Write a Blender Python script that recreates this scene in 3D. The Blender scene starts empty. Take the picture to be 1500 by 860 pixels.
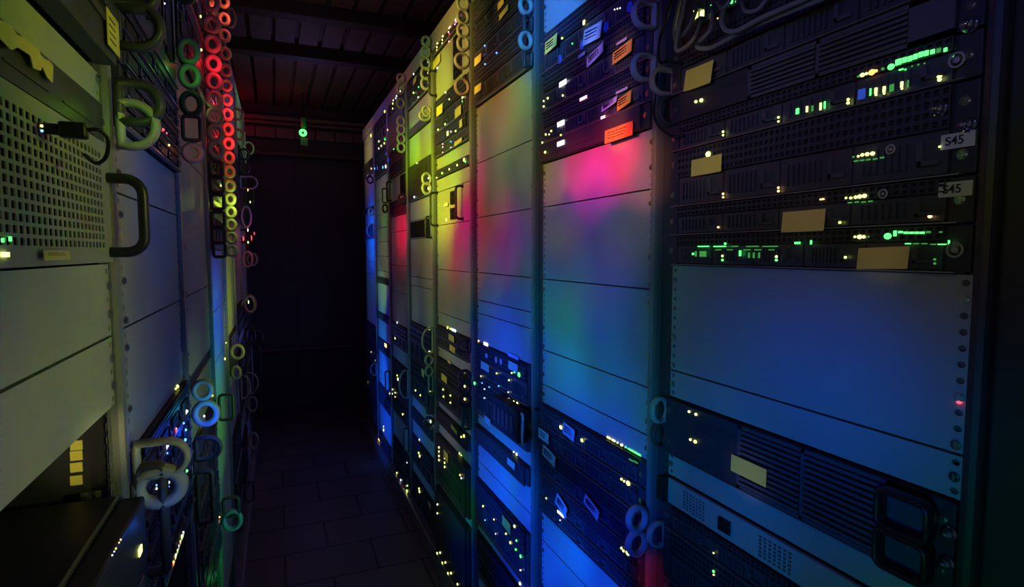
import bpy, bmesh, math, random
from mathutils import Vector, Matrix
C = bpy.context.scene.collection
PI = math.pi
rnd = random.Random(7)

# ------------------------------------------------------------------ camera and survey
F, VX, VY = 836.0, 404.0, 370.0
TH = math.atan((430 - VY) / F)
PSI = math.atan2(-(VX - 750) / F, math.cos(TH) + math.sin(TH) * (430 - VY) / F)
H, DR, DL = 1.52, 0.70, 0.20          # eye height, distance to the two rows of racks
W, PITCH = 0.511, 0.573               # panel width, rack pitch
RY0, LY0 = 0.380, 0.366               # where each row begins


def ray(px, py):
    x, b = (px - 750) / F, (430 - py) / F
    y = math.cos(TH) + b * math.sin(TH)
    z = -math.sin(TH) + b * math.cos(TH)
    return x * math.cos(PSI) + y * math.sin(PSI), -x * math.sin(PSI) + y * math.cos(PSI), z


def on(row, px, py, prot=0.0):
    """distance along the aisle and height where a sight line meets a row of racks"""
    X, Y, Z = ray(px, py)
    t = (DR - prot) / X if row == 'R' else -(DL - prot) / X
    return Y * t, H + Z * t


def hz(row, p, prot=0.0):
    return on(row, p[0], p[1], prot)[1]


cam = bpy.data.cameras.new('camera')
cam.sensor_width = 36
cam.lens = F / 1500 * 36
cam.clip_start = 0.02
camo = bpy.data.objects.new('camera', cam)
C.objects.link(camo)
camo.location = (0, 0, H)
camo.rotation_euler = (PI / 2 - TH, 0, -PSI)
bpy.context.scene.camera = camo

# ------------------------------------------------------------------ materials
MATS = {}


def mat(name, col, rough=0.5, metal=0.0, bump=0.0, bscale=900, var=0.0, spec=0.5):
    if name in MATS:
        return MATS[name]
    m = bpy.data.materials.new(name)
    m.use_nodes = True
    nt = m.node_tree
    b = nt.nodes['Principled BSDF']
    b.inputs['Base Color'].default_value = (*col, 1)
    b.inputs['Roughness'].default_value = rough
    b.inputs['Metallic'].default_value = metal
    b.inputs['Specular IOR Level'].default_value = spec
    tc = nt.nodes.new('ShaderNodeTexCoord')
    if bump:
        n = nt.nodes.new('ShaderNodeTexNoise')
        n.inputs['Scale'].default_value = bscale
        n.inputs['Detail'].default_value = 2
        nt.links.new(tc.outputs['Object'], n.inputs['Vector'])
        bp = nt.nodes.new('ShaderNodeBump')
        bp.inputs['Strength'].default_value = bump
        bp.inputs['Distance'].default_value = 0.0006
        nt.links.new(n.outputs['Fac'], bp.inputs['Height'])
        nt.links.new(bp.outputs['Normal'], b.inputs['Normal'])
    if var:
        n2 = nt.nodes.new('ShaderNodeTexNoise')
        n2.inputs['Scale'].default_value = 9
        n2.inputs['Detail'].default_value = 6
        nt.links.new(tc.outputs['Object'], n2.inputs['Vector'])
        mx = nt.nodes.new('ShaderNodeMix')
        mx.data_type = 'RGBA'
        mx.inputs['A'].default_value = (*[c * (1 - var) for c in col], 1)
        mx.inputs['B'].default_value = (*[min(1, c * (1 + var)) for c in col], 1)
        nt.links.new(n2.outputs['Fac'], mx.inputs['Factor'])
        nt.links.new(mx.outputs['Result'], b.inputs['Base Color'])
    MATS[name] = m
    return m


def led_mat(name, col, strength):
    m = bpy.data.materials.new(name)
    m.use_nodes = True
    b = m.node_tree.nodes['Principled BSDF']
    b.inputs['Base Color'].default_value = (*[c * .3 for c in col], 1)
    b.inputs['Emission Color'].default_value = (*col, 1)
    b.inputs['Emission Strength'].default_value = strength
    try:
        m.cycles.emission_sampling = 'NONE'
    except Exception:
        pass
    MATS[name] = m


PANEL = mat('panel_paint', (.40, .41, .42), .55, 0, .35, 1100, .06)
PANEL2 = mat('grille_paint', (.30, .31, .31), .5, 0, .3, 900, .05)
STEEL = mat('post_steel', (.34, .35, .35), .38, .55, .5, 500, .15)
DPOST = mat('dark_post', (.055, .055, .065), .5, .2, .3, 500, .15)
RAILM = mat('rail_zinc', (.16, .16, .155), .45, .3, .3, 500, .12)
BODY = mat('chassis_black', (.030, .030, .042), .5, 0, .2, 700, spec=.2)
BEZ = mat('bezel_black', (.045, .045, .062), .45, 0, .2, 700, spec=.3)
BAY = mat('drive_bay_plastic', (.056, .056, .078), .42)
LOUV = mat('louvre_paint', (.080, .080, .105), .5)
LATCH = mat('latch_plastic', (.075, .075, .10), .4)
LIP = mat('bright_lip', (.45, .45, .47), .3, .8)
SCREW = mat('screw_metal', (.65, .66, .68), .22, .95)
RING = mat('ring_plastic', (.42, .42, .40), .42, 0, .3, 300)
RINGD = mat('ring_dark_plastic', (.055, .055, .058), .4, 0, .3, 300)
HANDLE = mat('handle_black', (.012, .012, .014), .38)
CABLE = mat('cable_grey', (.20, .20, .19), .45)
CABLED = mat('cable_black', (.012, .012, .014), .45)
TAG = mat('tag_white', (.62, .64, .62), .6)
INK = mat('ink', (.02, .02, .03), .7)
PAPER = {
    'yellow': mat('paper_yellow', (.80, .66, .13), .8, 0, .2, 60, .08),
    'cream': mat('paper_cream', (.68, .54, .24), .8, 0, .2, 60, .08),
    'orange': mat('paper_orange', (.92, .36, .06), .8, 0, .2, 60, .08),
    'blue': mat('paper_blue', (.42, .55, .75), .8, 0, .2, 60, .08),
    'lilac': mat('paper_lilac', (.60, .45, .72), .8, 0, .2, 60, .08),
    'green': mat('paper_green', (.45, .68, .55), .8, 0, .2, 60, .08),
    'white': mat('paper_white', (.72, .72, .70), .8, 0, .2, 60, .05),
}
BADGE = mat('badge_blue', (.05, .16, .65), .35)
led_mat('led_yellow', (.85, 1.0, .22), 3.2)
led_mat('led_amber', (1.0, .62, .22), 3.0)
led_mat('led_orange', (1.0, .30, .06), 4.0)
led_mat('led_green', (.10, 1.0, .18), 2.2)
led_mat('led_dimgreen', (.10, .60, .12), .45)
led_mat('led_white', (.85, .90, 1.0), 2.6)
led_mat('led_blue', (.12, .32, 1.0), 3.2)
led_mat('led_dimblue', (.04, .12, .8), .5)
led_mat('led_red', (1.0, .05, .08), 3.0)
led_mat('led_pink', (1.0, .35, .45), 3.0)
LEDC = dict(y='led_yellow', a='led_amber', o='led_orange', g='led_green', d='led_dimgreen', w='led_white',
            b='led_blue', n='led_dimblue', r='led_red', p='led_pink')


# ------------------------------------------------------------------ mesh helpers
class MB:
    def __init__(s):
        s.v, s.f = [], []

    def add(s, vs, fs):
        o = len(s.v)
        s.v += [tuple(p) for p in vs]
        s.f += [tuple(i + o for i in f) for f in fs]
        return s

    def box(s, x0, x1, y0, y1, z0, z1, c=0.0):
        if c <= 0:
            vs = [(x, y, z) for z in (z0, z1) for y in (y0, y1) for x in (x0, x1)]
            return s.add(vs, [(0, 2, 3, 1), (4, 5, 7, 6), (0, 1, 5, 4), (2, 6, 7, 3), (0, 4, 6, 2), (1, 3, 7, 5)])
        bm = bmesh.new()
        r = bmesh.ops.create_cube(bm, size=1)
        for v in bm.verts:
            v.co = ((x0 + x1) / 2 + v.co.x * (x1 - x0), (y0 + y1) / 2 + v.co.y * (y1 - y0), (z0 + z1) / 2 + v.co.z * (z1 - z0))
        bmesh.ops.bevel(bm, geom=list(bm.edges), offset=c, segments=2, affect='EDGES', profile=.6)
        bm.verts.index_update()
        s.add([v.co[:] for v in bm.verts], [[v.index for v in f.verts] for f in bm.faces])
        bm.free()
        return s

    def grid(s, x0, x1, z0, z1, nx, nz, fx, fz, y0, y1):
        """plate with nx*nz rectangular openings (fx, fz: open share of a cell) facing -y"""
        dx, dz = (x1 - x0) / nx, (z1 - z0) / nz
        for i in range(nx):
            for j in range(nz):
                a, b, c, d = x0 + i * dx, x0 + (i + 1) * dx, z0 + j * dz, z0 + (j + 1) * dz
                hx, hh = dx * (1 - fx) / 2, dz * (1 - fz) / 2
                O = [(a, c), (b, c), (b, d), (a, d)]
                I = [(a + hx, c + hh), (b - hx, c + hh), (b - hx, d - hh), (a + hx, d - hh)]
                s.ringcell(O, I, y0, y1)
        return s

    def ringcell(s, O, I, y0, y1):
        n = len(O)
        vs = [(x, y0, z) for x, z in O] + [(x, y0, z) for x, z in I] + [(x, y1, z) for x, z in I]
        fs = []
        for k in range(n):
            l = (k + 1) % n
            fs.append((k, l, n + l, n + k))
            fs.append((n + k, n + l, 2 * n + l, 2 * n + k))
        return s.add(vs, fs)

    def holes(s, x0, x1, z0, z1, n, rx, rz, y0, y1):
        """vertical strip with n round mounting holes"""
        dz = (z1 - z0) / n
        for j in range(n):
            cx, cz = (x0 + x1) / 2, z0 + (j + .5) * dz
            O, I = [], []
            for k in range(12):
                a = 2 * PI * (k + .5) / 12
                ca, sa = math.cos(a), math.sin(a)
                m = max(abs(ca), abs(sa))
                O.append((cx + ca / m * (x1 - x0) / 2, cz + sa / m * dz / 2))
                I.append((cx + rx * ca, cz + rz * sa))
            # square off the outer ring at its corners
            s.ringcell(O, I, y0, y1)
            for sx in (-1, 1):
                for sz in (-1, 1):
                    k = [q for q in range(12) if (O[q][0] - cx) * sx > 1e-9 and (O[q][1] - cz) * sz > 1e-9]
                    k.sort(key=lambda q: abs(abs(O[q][0] - cx) / ((x1 - x0) / 2) - abs(O[q][1] - cz) / (dz / 2)))
                    p, q = O[k[0]], O[k[1]]
                    cn = (cx + sx * (x1 - x0) / 2, cz + sz * dz / 2)
                    s.add([(p[0], y0, p[1]), (cn[0], y0, cn[1]), (q[0], y0, q[1])], [(0, 1, 2)])
        return s

    def tube(s, pts, r, n=8, closed=False, ry=None, up=(1, 0, 0)):
        """sweep an ellipse (r in the bend plane, ry along `up`) along pts"""
        ry = ry or r
        P = [Vector(p) for p in pts]
        m = len(P)
        vs, fs = [], []
        for i in range(m):
            if closed:
                t = P[(i + 1) % m] - P[i - 1]
            else:
                t = P[min(i + 1, m - 1)] - P[max(i - 1, 0)]
            t.normalize()
            u = Vector(up)
            u = (u - t * u.dot(t))
            if u.length < 1e-4:
                u = Vector((0, 0, 1)) - t * t.z
            u.normalize()
            w = t.cross(u)
            for k in range(n):
                a = 2 * PI * k / n
                vs.append(P[i] + w * (r * math.cos(a)) + u * (ry * math.sin(a)))
        for i in range(m if closed else m - 1):
            for k in range(n):
                a, b = i * n + k, i * n + (k + 1) % n
                c, d = ((i + 1) % m) * n + (k + 1) % n, ((i + 1) % m) * n + k
                fs.append((a, b, c, d))
        if not closed:
            fs.append(tuple(range(n))[::-1])
            fs.append(tuple((m - 1) * n + k for k in range(n)))
        return s.add(vs, fs)

    def cyl(s, cx, cz, r, y0, y1, n=12, rz=None):
        rz = rz or r
        vs = [(cx + r * math.cos(2 * PI * k / n), y, cz + rz * math.sin(2 * PI * k / n)) for y in (y0, y1) for k in range(n)]
        fs = [(k, (k + 1) % n, n + (k + 1) % n, n + k) for k in range(n)]
        fs += [tuple(range(n))[::-1], tuple(n + k for k in range(n))]
        return s.add(vs, fs)

    def mesh(s, name, m, smooth=False):
        me = bpy.data.meshes.new(name)
        me.from_pydata(s.v, [], s.f)
        bm = bmesh.new()
        bm.from_mesh(me)
        bmesh.ops.recalc_face_normals(bm, faces=bm.faces)
        bm.to_mesh(me)
        bm.free()
        me.materials.append(m)
        if smooth:
            me.polygons.foreach_set('use_smooth', [True] * len(me.polygons))
        return me

    def build(s, name, m, parent=None, loc=(0, 0, 0), smooth=False):
        return put(name, s.mesh(name, m, smooth), parent, loc)


def put(name, me, parent=None, loc=(0, 0, 0), scale=None, rot=None):
    o = bpy.data.objects.new(name, me)
    C.objects.link(o)
    o.parent = parent
    o.location = loc
    if scale:
        o.scale = scale
    if rot:
        o.rotation_euler = rot
    return o


def tag(o, label, cat, group=None):
    o['label'] = label
    o['category'] = cat
    if group:
        o['group'] = group
    return o


def struct(name, mb, m):
    o = mb.build(name, m)
    o['kind'] = 'structure'
    return o


# shared small meshes
def dome(m):
    mb = MB()
    n = 8
    vs, fs = [], []
    for j, (r, y) in enumerate(((1, .25), (1, -.2), (.75, -.65), (.35, -.92))):
        for k in range(n):
            vs.append((r * math.cos(2 * PI * k / n), y, r * math.sin(2 * PI * k / n)))
    for j in range(3):
        for k in range(n):
            fs.append((j * n + k, j * n + (k + 1) % n, (j + 1) * n + (k + 1) % n, (j + 1) * n + k))
    fs.append(tuple(3 * n + k for k in range(n)))
    fs.append(tuple(range(n)))
    return mb.add(vs, fs).mesh('indicator_light', m, True)


LEDM = {k: dome(MATS[v]) for k, v in LEDC.items()}
LEDB = {k: MB().box(-1, 1, -.6, .3, -1, 1, .15).mesh('indicator_light', MATS[v]) for k, v in LEDC.items()}


def screw_mesh():
    mb = MB()
    mb.cyl(0, 0, .0058, -.0012, .001, 14)
    mb.cyl(0, 0, .0044, -.0030, -.0012, 14)
    mb.box(-.0032, .0032, -.0036, -.003, -.0006, .0006)
    mb.box(-.0006, .0006, -.0036, -.003, -.0032, .0032)
    return mb.mesh('screw', SCREW)


SCREWM = screw_mesh()


def loop_pts(w, h, kind):
    """closed path in the (out, up) plane, starting at the post"""
    pts = []
    if kind == 'round':
        for k in range(24):
            a = 2 * PI * k / 24
            pts.append((0, -w / 2 - w / 2 * math.cos(a), h / 2 * math.sin(a)))
    elif kind == 'dee':
        r = min(w * .75, h / 2)
        pts.append((0, 0, h / 2))
        for k in range(13):
            a = PI / 2 - PI * k / 12
            pts.append((0, -(w - r) - r * math.cos(a), (h / 2) * math.sin(a)))
        pts.append((0, 0, -h / 2))
        for k in range(1, 5):
            pts.append((0, 0, -h / 2 + h * k / 5))
    else:
        r = min(w, h) * .22
        for cx, cz, a0 in ((w - r, h / 2 - r, 90), (w - r, -h / 2 + r, 0), (r, -h / 2 + r, -90), (r, h / 2 - r, -180)):
            for k in range(5):
                a = math.radians(a0 - 90 * k / 4)
                pts.append((0, -cx - r * math.cos(a), cz + r * math.sin(a)))
    return pts


RINGCACHE = {}


def ring(parent, x, z, w, h, kind='dee', m=None, thick=.0048, half=.0075, name='cable_ring', y=-.004):
    m = m or RING
    key = (round(w, 3), round(h, 3), kind, m.name, thick, half)
    if key not in RINGCACHE:
        RINGCACHE[key] = MB().tube(loop_pts(w, h, kind), thick, 8, True, half).mesh(name, m, True)
    return put(name, RINGCACHE[key], parent, (x, y, z))


def bow_handle(parent, x, z, h, out, m=None, r=.005, name='handle'):
    pts = [(0, .004, h / 2), (0, -out * .55, h / 2)]
    rr = out * .45
    for k in range(1, 6):
        a = PI / 2 * k / 5
        pts.append((0, -out * .55 - rr * math.sin(a), h / 2 - rr + rr * math.cos(a)))
    pts += [(p[0], p[1], -p[2]) for p in pts[::-1]]
    mb = MB().tube(pts, r, 10)
    for s in (-1, 1):
        mb.box(-r * 1.5, r * 1.5, -.002, .002, s * h / 2 - r * 1.5, s * h / 2 + r * 1.5)
    return mb.build(name, m or HANDLE, parent, (x, 0, z), True)


# ------------------------------------------------------------------ racks
RACKS = {}
ROWNAME = {'R': ['the S45 rack', 'the orange-note rack', "the bright row's third rack", "the bright row's fourth rack", "the bright row's fifth rack",
                 "the bright row's sixth rack", "the bright row's seventh rack", "the bright row's last rack"],
           'L': ['the grille rack', "the grille row's second rack", "the grille row's third rack", "the grille row's fourth rack",
                 "the grille row's fifth rack", "the grille row's sixth rack", "the grille row's seventh rack", "the grille row's last rack"]}
RACKLABEL = {
    ('R', 0): 'open steel rack whose dark server ears carry S45 labels',
    ('R', 1): 'steel rack with orange and yellow sticky notes on its upper servers',
    ('R', 2): 'steel rack with red-violet panels, directly behind the orange-note rack',
    ('R', 3): 'steel rack with bright yellow-lit panels and black bow handles near its top',
    ('R', 4): 'rack with yellow-green panels, fifth of the long bright row',
    ('R', 5): 'rack with the red-lit panel, sixth of the long bright row',
    ('R', 6): 'rack with small stacked grey-green panels, seventh of the long bright row',
    ('R', 7): 'rack glowing deep blue at the far end of the bright row',
    ('L', 0): 'closest rack of the grille row, with rounded olive-lit steel post',
    ('L', 1): 'rack with big plain panels between dark servers, behind the grille rack',
    ('L', 2): 'third rack of the grille row, holding a brownish panel under servers',
    ('L', 3): 'fourth rack of the grille row, strung with red-lit cable rings',
    ('L', 4): 'fifth rack of the grille row, with a ring column over olive panel',
    ('L', 5): 'sixth rack of the grille row, seen almost edge-on in the dark',
    ('L', 6): 'seventh rack of the grille row, with a red light on its edge',
    ('L', 7): 'last rack of the grille row, by the dark end wall'}
TOP = 2.535


def make_rack(row, k):
    y0 = (RY0 if row == 'R' else LY0) + PITCH * k
    e = bpy.data.objects.new('server_rack', None)
    C.objects.link(e)
    if row == 'R':
        e.location = (DR, y0 + W, 0)
        e.rotation_euler = (0, 0, -PI / 2)
    else:
        e.location = (-DL, y0, 0)
        e.rotation_euler = (0, 0, PI / 2)
    tag(e, RACKLABEL[(row, k)], 'rack', 'open equipment racks in two rows')
    out, wd = (.012, .017) if row == 'R' else (.010, .022)
    # near-side post with slotted flange, rounded front
    mb = MB().box(W + .002, W + .002 + wd, -out, .045, .09, TOP - .088, .0075)
    mb.build('post', DPOST if (row, k) == ('R', 0) else STEEL, e)
    mb = MB().box(-.041 if row == 'R' else -.034, -.002, .0045, .06, .09, TOP - .088, .003)
    mb.build('post', DPOST, e)
    # mounting rails with square holes behind the equipment edges
    for a in (0.002, W - .020):
        MB().grid(a, a + .018, .10, 2.44, 1, 130, .42, .5, .0045, .008).build('mounting_rail', RAILM, e)
    mb = MB().box(-.0595, W + .0015, -.030, .50, 0, .085, .004)
    mb.build('plinth', STEEL, e)
    mb = MB().box(-.0595, W + .0015, -.004, .50, TOP - .085, TOP, .003)
    mb.build('top_beam', PANEL, e)
    mb = MB().box(-.05, W + .002, .46, .475, .09, TOP - .09)
    mb.build('back_panel', BODY, e)
    mb = MB().box(-.058, -.046, .065, .455, .09, TOP - .09)
    mb.build('side_panel', BODY, e)
    RACKS[(row, k)] = dict(root=e, y0=y0, dev=[])
    return e


for k in range(8):
    make_rack('R', k)
for k in range(8):
    make_rack('L', k)


# ------------------------------------------------------------------ devices
COUNT = {}
ORD = ['top', 'second', 'third', 'fourth', 'fifth', 'sixth', 'seventh', 'eighth', 'ninth', 'tenth', 'eleventh', 'twelfth']


def dev_root(row, k, name, z0, h, label, cat, group=None, prot=0.0, root=None):
    R = RACKS[(row, k)]
    e = root or bpy.data.objects.new(name, None)
    if root is None:
        C.objects.link(e)
    rr = R['root']
    e.rotation_euler = rr.rotation_euler
    e.location = (rr.location[0], rr.location[1], z0)
    tag(e, label, cat, group)
    R['dev'].append((z0, z0 + h, e, prot))
    return e


def auto_label(row, k, desc, noun):
    i = COUNT.get((row, k, noun), 0)
    COUNT[(row, k, noun)] = i + 1
    if desc is None:
        return None
    return '%s, %s in %s' % (desc, 'topmost %s' % noun if i == 0 else '%s %s down' % (ORD[i], noun), ROWNAME[row][k])


def add_screws(e, h, xs, zs):
    for x in xs:
        for z in zs:
            put('screw', SCREWM, e, (x, -.0015, z))


def panel_mesh(h, near, y=0.0, cut=None):
    g = .0016
    mb = MB()
    ew = .017
    n = max(1, round((h - 2 * g) / .0178))
    if near and h > .03:
        mb.box(ew, W - ew, y, y + .003, g, h - g)
        mb.holes(0, ew, g, h - g, n, .0042, .0040, y, y + .003)
        mb.holes(W - ew, W, g, h - g, n, .0046, .0038, y, y + .003)
    else:
        mb.box(0, W, y, y + .003, g, h - g, .0008)
    # folded flanges behind the face
    mb.box(.022, W - .022, y + .003, y + .022, g, g + .0015)
    mb.box(.022, W - .022, y + .003, y + .022, h - g - .0015, h - g)
    return mb


def blank_panel(row, k, z0, h, desc='grey blank panel', label=None):
    near = k < 4
    lab = label or auto_label(row, k, desc, 'panel')
    if label:
        auto_label(row, k, None, 'panel')
    o = panel_mesh(h, near).build('blank_panel', PANEL)
    dev_root(row, k, 'blank_panel', z0, h, lab, 'panel', 'blank panels filling the racks', 0.0, o)
    if near and h > .03:
        n = max(1, round((h - .0032) / .0178))
        dz = (h - .0032) / n
        js = [n - 1] if n < 3 else [max(0, n - 2), n // 3]
        if n > 8:
            js.append(0)
        for j in js:
            for x in (.0085, W - .0085):
                put('screw', SCREWM, o, (x, -.0012, .0016 + (j + .5) * dz))
    elif h > .03:
        for x in (.0085, W - .0085):
            put('screw', SCREWM, o, (x, -.0012, h - .012))
    return o


def chassis(e, h, out, x0=.0, x1=None, back=-1.0):
    x1 = W if x1 is None else x1
    MB().box(x0 + .0225, x1 - .0225, max(-out + .006, back), .40, .0012, h - .0012).build('chassis', BODY, e)


def ears(e, h, out, row=None, m=None, screws=True):
    for s, x0 in ((0, 0.0), (1, W - .024)):
        mb = MB().box(x0, x0 + .024, -out * .7, .004, .0015, h - .0015, .0012)
        ear = mb.build('mounting_ear', m or BEZ, e)
        if screws:
            for z in ((h * .5,) if h < .06 else (h * .22, h * .78)):
                put('screw', SCREWM, ear, (x0 + .011, -out * .7 - .0006, z))


def server(row, k, z0, h, desc='dark server', label=None, out=.014, style='drive', lip=True, near=None, bays=None, lab_noun='server'):
    near = k < 4 if near is None else near
    lab = label or auto_label(row, k, desc, lab_noun)
    if label:
        auto_label(row, k, None, lab_noun)
    e = dev_root(row, k, 'rack_server', z0, h, lab, 'server', 'rack servers in both rows', out)
    r = random.Random(int(z0 * 1000) + 17 * k + (0 if row == 'R' else 500))
    chassis(e, h, out)
    ears(e, h, out, screws=near)
    a, b = .026, W - .026
    g = .0015
    if style == 'drive':
        one = h < .068
        nb = bays or (4 if not one else 4)
        hv = h * (.46 if not one else .30)
        # perforated air intake along the upper band
        mb = MB().grid(a, b, h - g - hv, h - g, (46 if near else 14), (2 if one else (4 if near else 3)), .62, .55, -out, -out + .005)
        mb.build('air_intake', BEZ, e)
        zb, zt = g + .002, h - g - hv - .002
        bw = (b - a) / nb
        for i in range(nb):
            x0 = a + i * bw + .0015
            x1 = a + (i + 1) * bw - .0015
            bay = MB()
            bay.box(x0, x1, -out + .003, .02, zb, zt, .0008)
            ns = 7 if near else 4
            for q in range(ns):
                xx = x0 + .012 + (x1 - x0 - .05) * q / ns
                bay.box(xx, xx + .0035, -out - .0006, -out + .0032, zb + (zt - zb) * .18, zb + (zt - zb) * .82)
            by = bay.build('drive_bay', BAY, e)
            lt = MB()
            lt.box(x1 - .030, x1 - .006, -out - .003, -out + .003, zb + (zt - zb) * .22, zb + (zt - zb) * .36, .0008)
            lt.box(x1 - .030, x1 - .024, -out - .003, -out + .003, zb + (zt - zb) * .22, zb + (zt - zb) * .80, .0008)
            if near:
                lt.build('latch', LATCH, by)
    elif style == 'louvre':
        xm = a + (b - a) * .36
        MB().box(a, xm, -out, -out + .004, g, h - g, .0008).build('front_plate', BEZ, e)
        mb = MB()
        for x0, x1 in ((xm + .004, a + (b - a) * .62), (a + (b - a) * .635, b - .05)):
            n = 11 if h > .06 else 6
            for i in range(n):
                zc = g + .005 + (h - 2 * g - .010) * (i + .5) / n
                d = (h - .010) / n * .27
                mb.box(x0, x1, -out - .002, -out + .003, zc - d, zc + d)
        mb.box(xm, b, -out, -out + .004, g, g + .005)
        mb.box(xm, b, -out, -out + .004, h - g - .005, h - g)
        mb.box(xm, xm + .006, -out, -out + .004, g, h - g)
        mb.box(a + (b - a) * .622, a + (b - a) * .634, -out, -out + .004, g, h - g)
        mb.box(b - .05, b, -out, -out + .004, g, h - g)
        mb.build('louvre_grille', LOUV, e)
        mb = MB().grid(a + .06, xm - .004, h * .62, h * .80, 22, 3, .5, .5, -out - .0008, -out + .0002)
        mb.build('air_intake', BEZ, e)
    elif style == 'switch':
        MB().box(a, b, -out + .003, -out + .008, g, h - g).build('front_plate', BEZ, e)
        nrow = 1 if h < .068 else 2
        np_ = 16
        for rI in range(nrow):
            zc0 = h * (.28 if nrow == 1 else (.14 + .42 * rI))
            mb = MB().grid(a + .03, b - .06, zc0, zc0 + (h * .4 if nrow == 1 else h * .3), np_, 1, .72, .7, -out, -out + .004)
            mb.build('port_block', BAY, e)
    elif style == 'plain':
        mb = MB().box(a, b, -out, -out + .006, g, h - g, .001)
        for q in range(3):
            x0 = a + .05 + q * .14
            mb.box(x0, x0 + .10, -out - .0012, -out, h * .3, h * .34)
        mb.build('front_plate', BEZ, e)
    if lip:
        MB().box(.012, W - .012, -out - .0030, -out + .004, .0003, .0018).build('lip', LIP, e)
    return e


# -------- rows of equipment: each entry gives the lower edge of a device as seen on the rack front
def fill(row, k, start, items, prot=0.0):
    zt = min(TOP - .089, start if isinstance(start, float) else hz(row, start))
    outl = []
    for it in items:
        kind, bot = it[0], it[1]
        o = it[2] if len(it) > 2 else {}
        zb = bot if isinstance(bot, float) else hz(row, bot)
        zb = max(zb, .092)
        h = zt - zb
        if h < .008:
            if zb > 1:
                continue
            break
        o = dict(o)
        if kind == 'p':
            outl.append(blank_panel(row, k, zb, h, **o))
        elif kind == 'gap':
            outl.append(None)
        elif callable(kind):
            outl.append(kind(row, k, zb, h, **o))
        else:
            st = {'d': 'drive', 'l': 'louvre', 's': 'switch', 'f': 'plain'}[kind]
            outl.append(server(row, k, zb, h, style=st, **o))
        zt = zb
    return outl


def vent_plate(row, k, z0, h, label, out=.010):
    e = dev_root(row, k, 'power_module', z0, h, label, 'server', None, out)
    chassis(e, h, out)
    a, b = .012, W
    mb = MB()
    zs0, zs1 = h * .12, h * .86
    xs = [(.055, .115), (.235, .300), (.385, .445)]
    cur = a
    for x0, x1 in xs:
        mb.box(cur, x0, -out, -out + .006, .001, h - .001)
        mb.grid(x0, x1, zs0, zs1, 7, 6, .66, .66, -out, -out + .006)
        mb.box(x0, x1, -out, -out + .006, .001, zs0)
        mb.box(x0, x1, -out, -out + .006, zs1, h - .001)
        cur = x1
    mb.box(cur, b, -out, -out + .006, .001, h - .001)
    mb.build('face_plate', PANEL, e)
    MB().box(.150, .178, -out - .004, -out, h * .22, h * .70, .0015).build('rocker_switch', HANDLE, e)
    MB().box(-.010, .0115, -out - .012, -out + .004, h * .02, h * .98, .003).build('side_grip', HANDLE, e)
    return e


# ======== R1: the rack with the S45 labels
MB().box(W + .0205, W + .12, .002, .45, .09, TOP - .088, .003).build('side_cover', DPOST, RACKS[('R', 0)]['root'])
R1 = fill('R', 0, 2.06, [
    ('s', (1000, 72), dict(label='cabled switch with lit ports above the rack of S45 servers', out=.008, lip=False)),
    ('d', (1007, 137), dict(label='dark server with a curled yellow note at its end, under grey cables')),
    ('l', hz('R', (1007, 137)) - .052, dict(label='slatted dark server with paired yellow lights, below the curled note', lip=False)),
    ('d', (1000, 223), dict(label='dark server with orange, green and blue lights beside a long green port row')),
    ('d', (1000, 303.6), dict(label='dark server with a square yellow note, beside the upper S45 label')),
    ('d', (1000, 345), dict(label='thin dark server with a cream note mid-front, beside the lower S45 label')),
    ('d', (1000, 388), dict(label='thin server covered in green lights with a torn cream note', bays=5)),
    ('p', (990, 543.5), dict(label='wide blank panel with a blue glow, right under the green-lit server')),
    ('p', (986, 582), dict(label='slim blank panel just above the slatted server with yellow label')),
    ('l', (987, 662), dict(label='dark slatted server with a yellow label and black grips, below wide panel')),
    ('p', (987, 699), dict(label='slim blue-grey blank panel between slatted server and three-vent module', )),
    (vent_plate, (993, 740), dict(label='grey module with three square perforated vents and a black switch')),
    ('d', (993, 776), dict(label='dark server directly under the three-vent grey module', lip=True)),
    ('d', (993, 850), dict(label='dark server with a green light, second below the three-vent module')),
    ('d', (993, 925), dict(label='lowest dark server of the S45 rack, cut by the photo edge')),
])
# ======== R2: the rack with sticky notes
R2 = fill('R', 1, 2.36, [
    ('p', (797, 57), dict(label='bright blue blank panel above the servers with sticky notes')),
    ('d', (799, 112), dict(label='dark server with yellow and pale blue notes, under a blue blank panel')),
    ('d', (801, 167), dict(label='dark server with a lilac and an upper orange note and white light bar')),
    ('d', (797, 214), dict(label='dark server with purple note and orange note side by side')),
    ('f', (795, 241), dict(label='flat dark unit with one big orange note, above the pink glowing panel', lip=False, out=.02)),
    ('p', (799, 303.2), dict(label='blank panel glowing pink, under the sticky-note servers')),
    ('p', (799, 409), dict(label='tall violet-grey blank panel right below the pink glowing panel')),
    ('p', (799.4, 513.4), dict(label='teal-blue blank panel, second below the pink glowing panel')),
    ('p', (798, 564), dict(label='blue blank panel, second above the servers with pale blue notes')),
    ('p', (798, 591), dict(label='narrow blue blank panel touching the servers with pale blue notes')),
    ('d', (796, 618), dict(label='thin server with a row of green lights under narrow blue panel')),
    ('d', (801, 651), dict(label='dark server with one bright yellow-green light, below the green-light row', )),
    ('d', (796, 690), dict(label='dark server with no bright light, above the tilted greenish note', lip=True)),
    ('d', (791, 720), dict(label='dark server with a tilted greenish note across its middle')),
    ('d', (796, 743), dict(label='thin dark server with white light bar, lowest of the blue-lit stack')),
    ('p', (798, 794), dict(label='vivid blue blank panel under the blue-lit server stack')),
    ('p', (798, 900), dict(label='vivid blue blank panel at the bottom, second under the blue-lit stack')),
])
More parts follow.
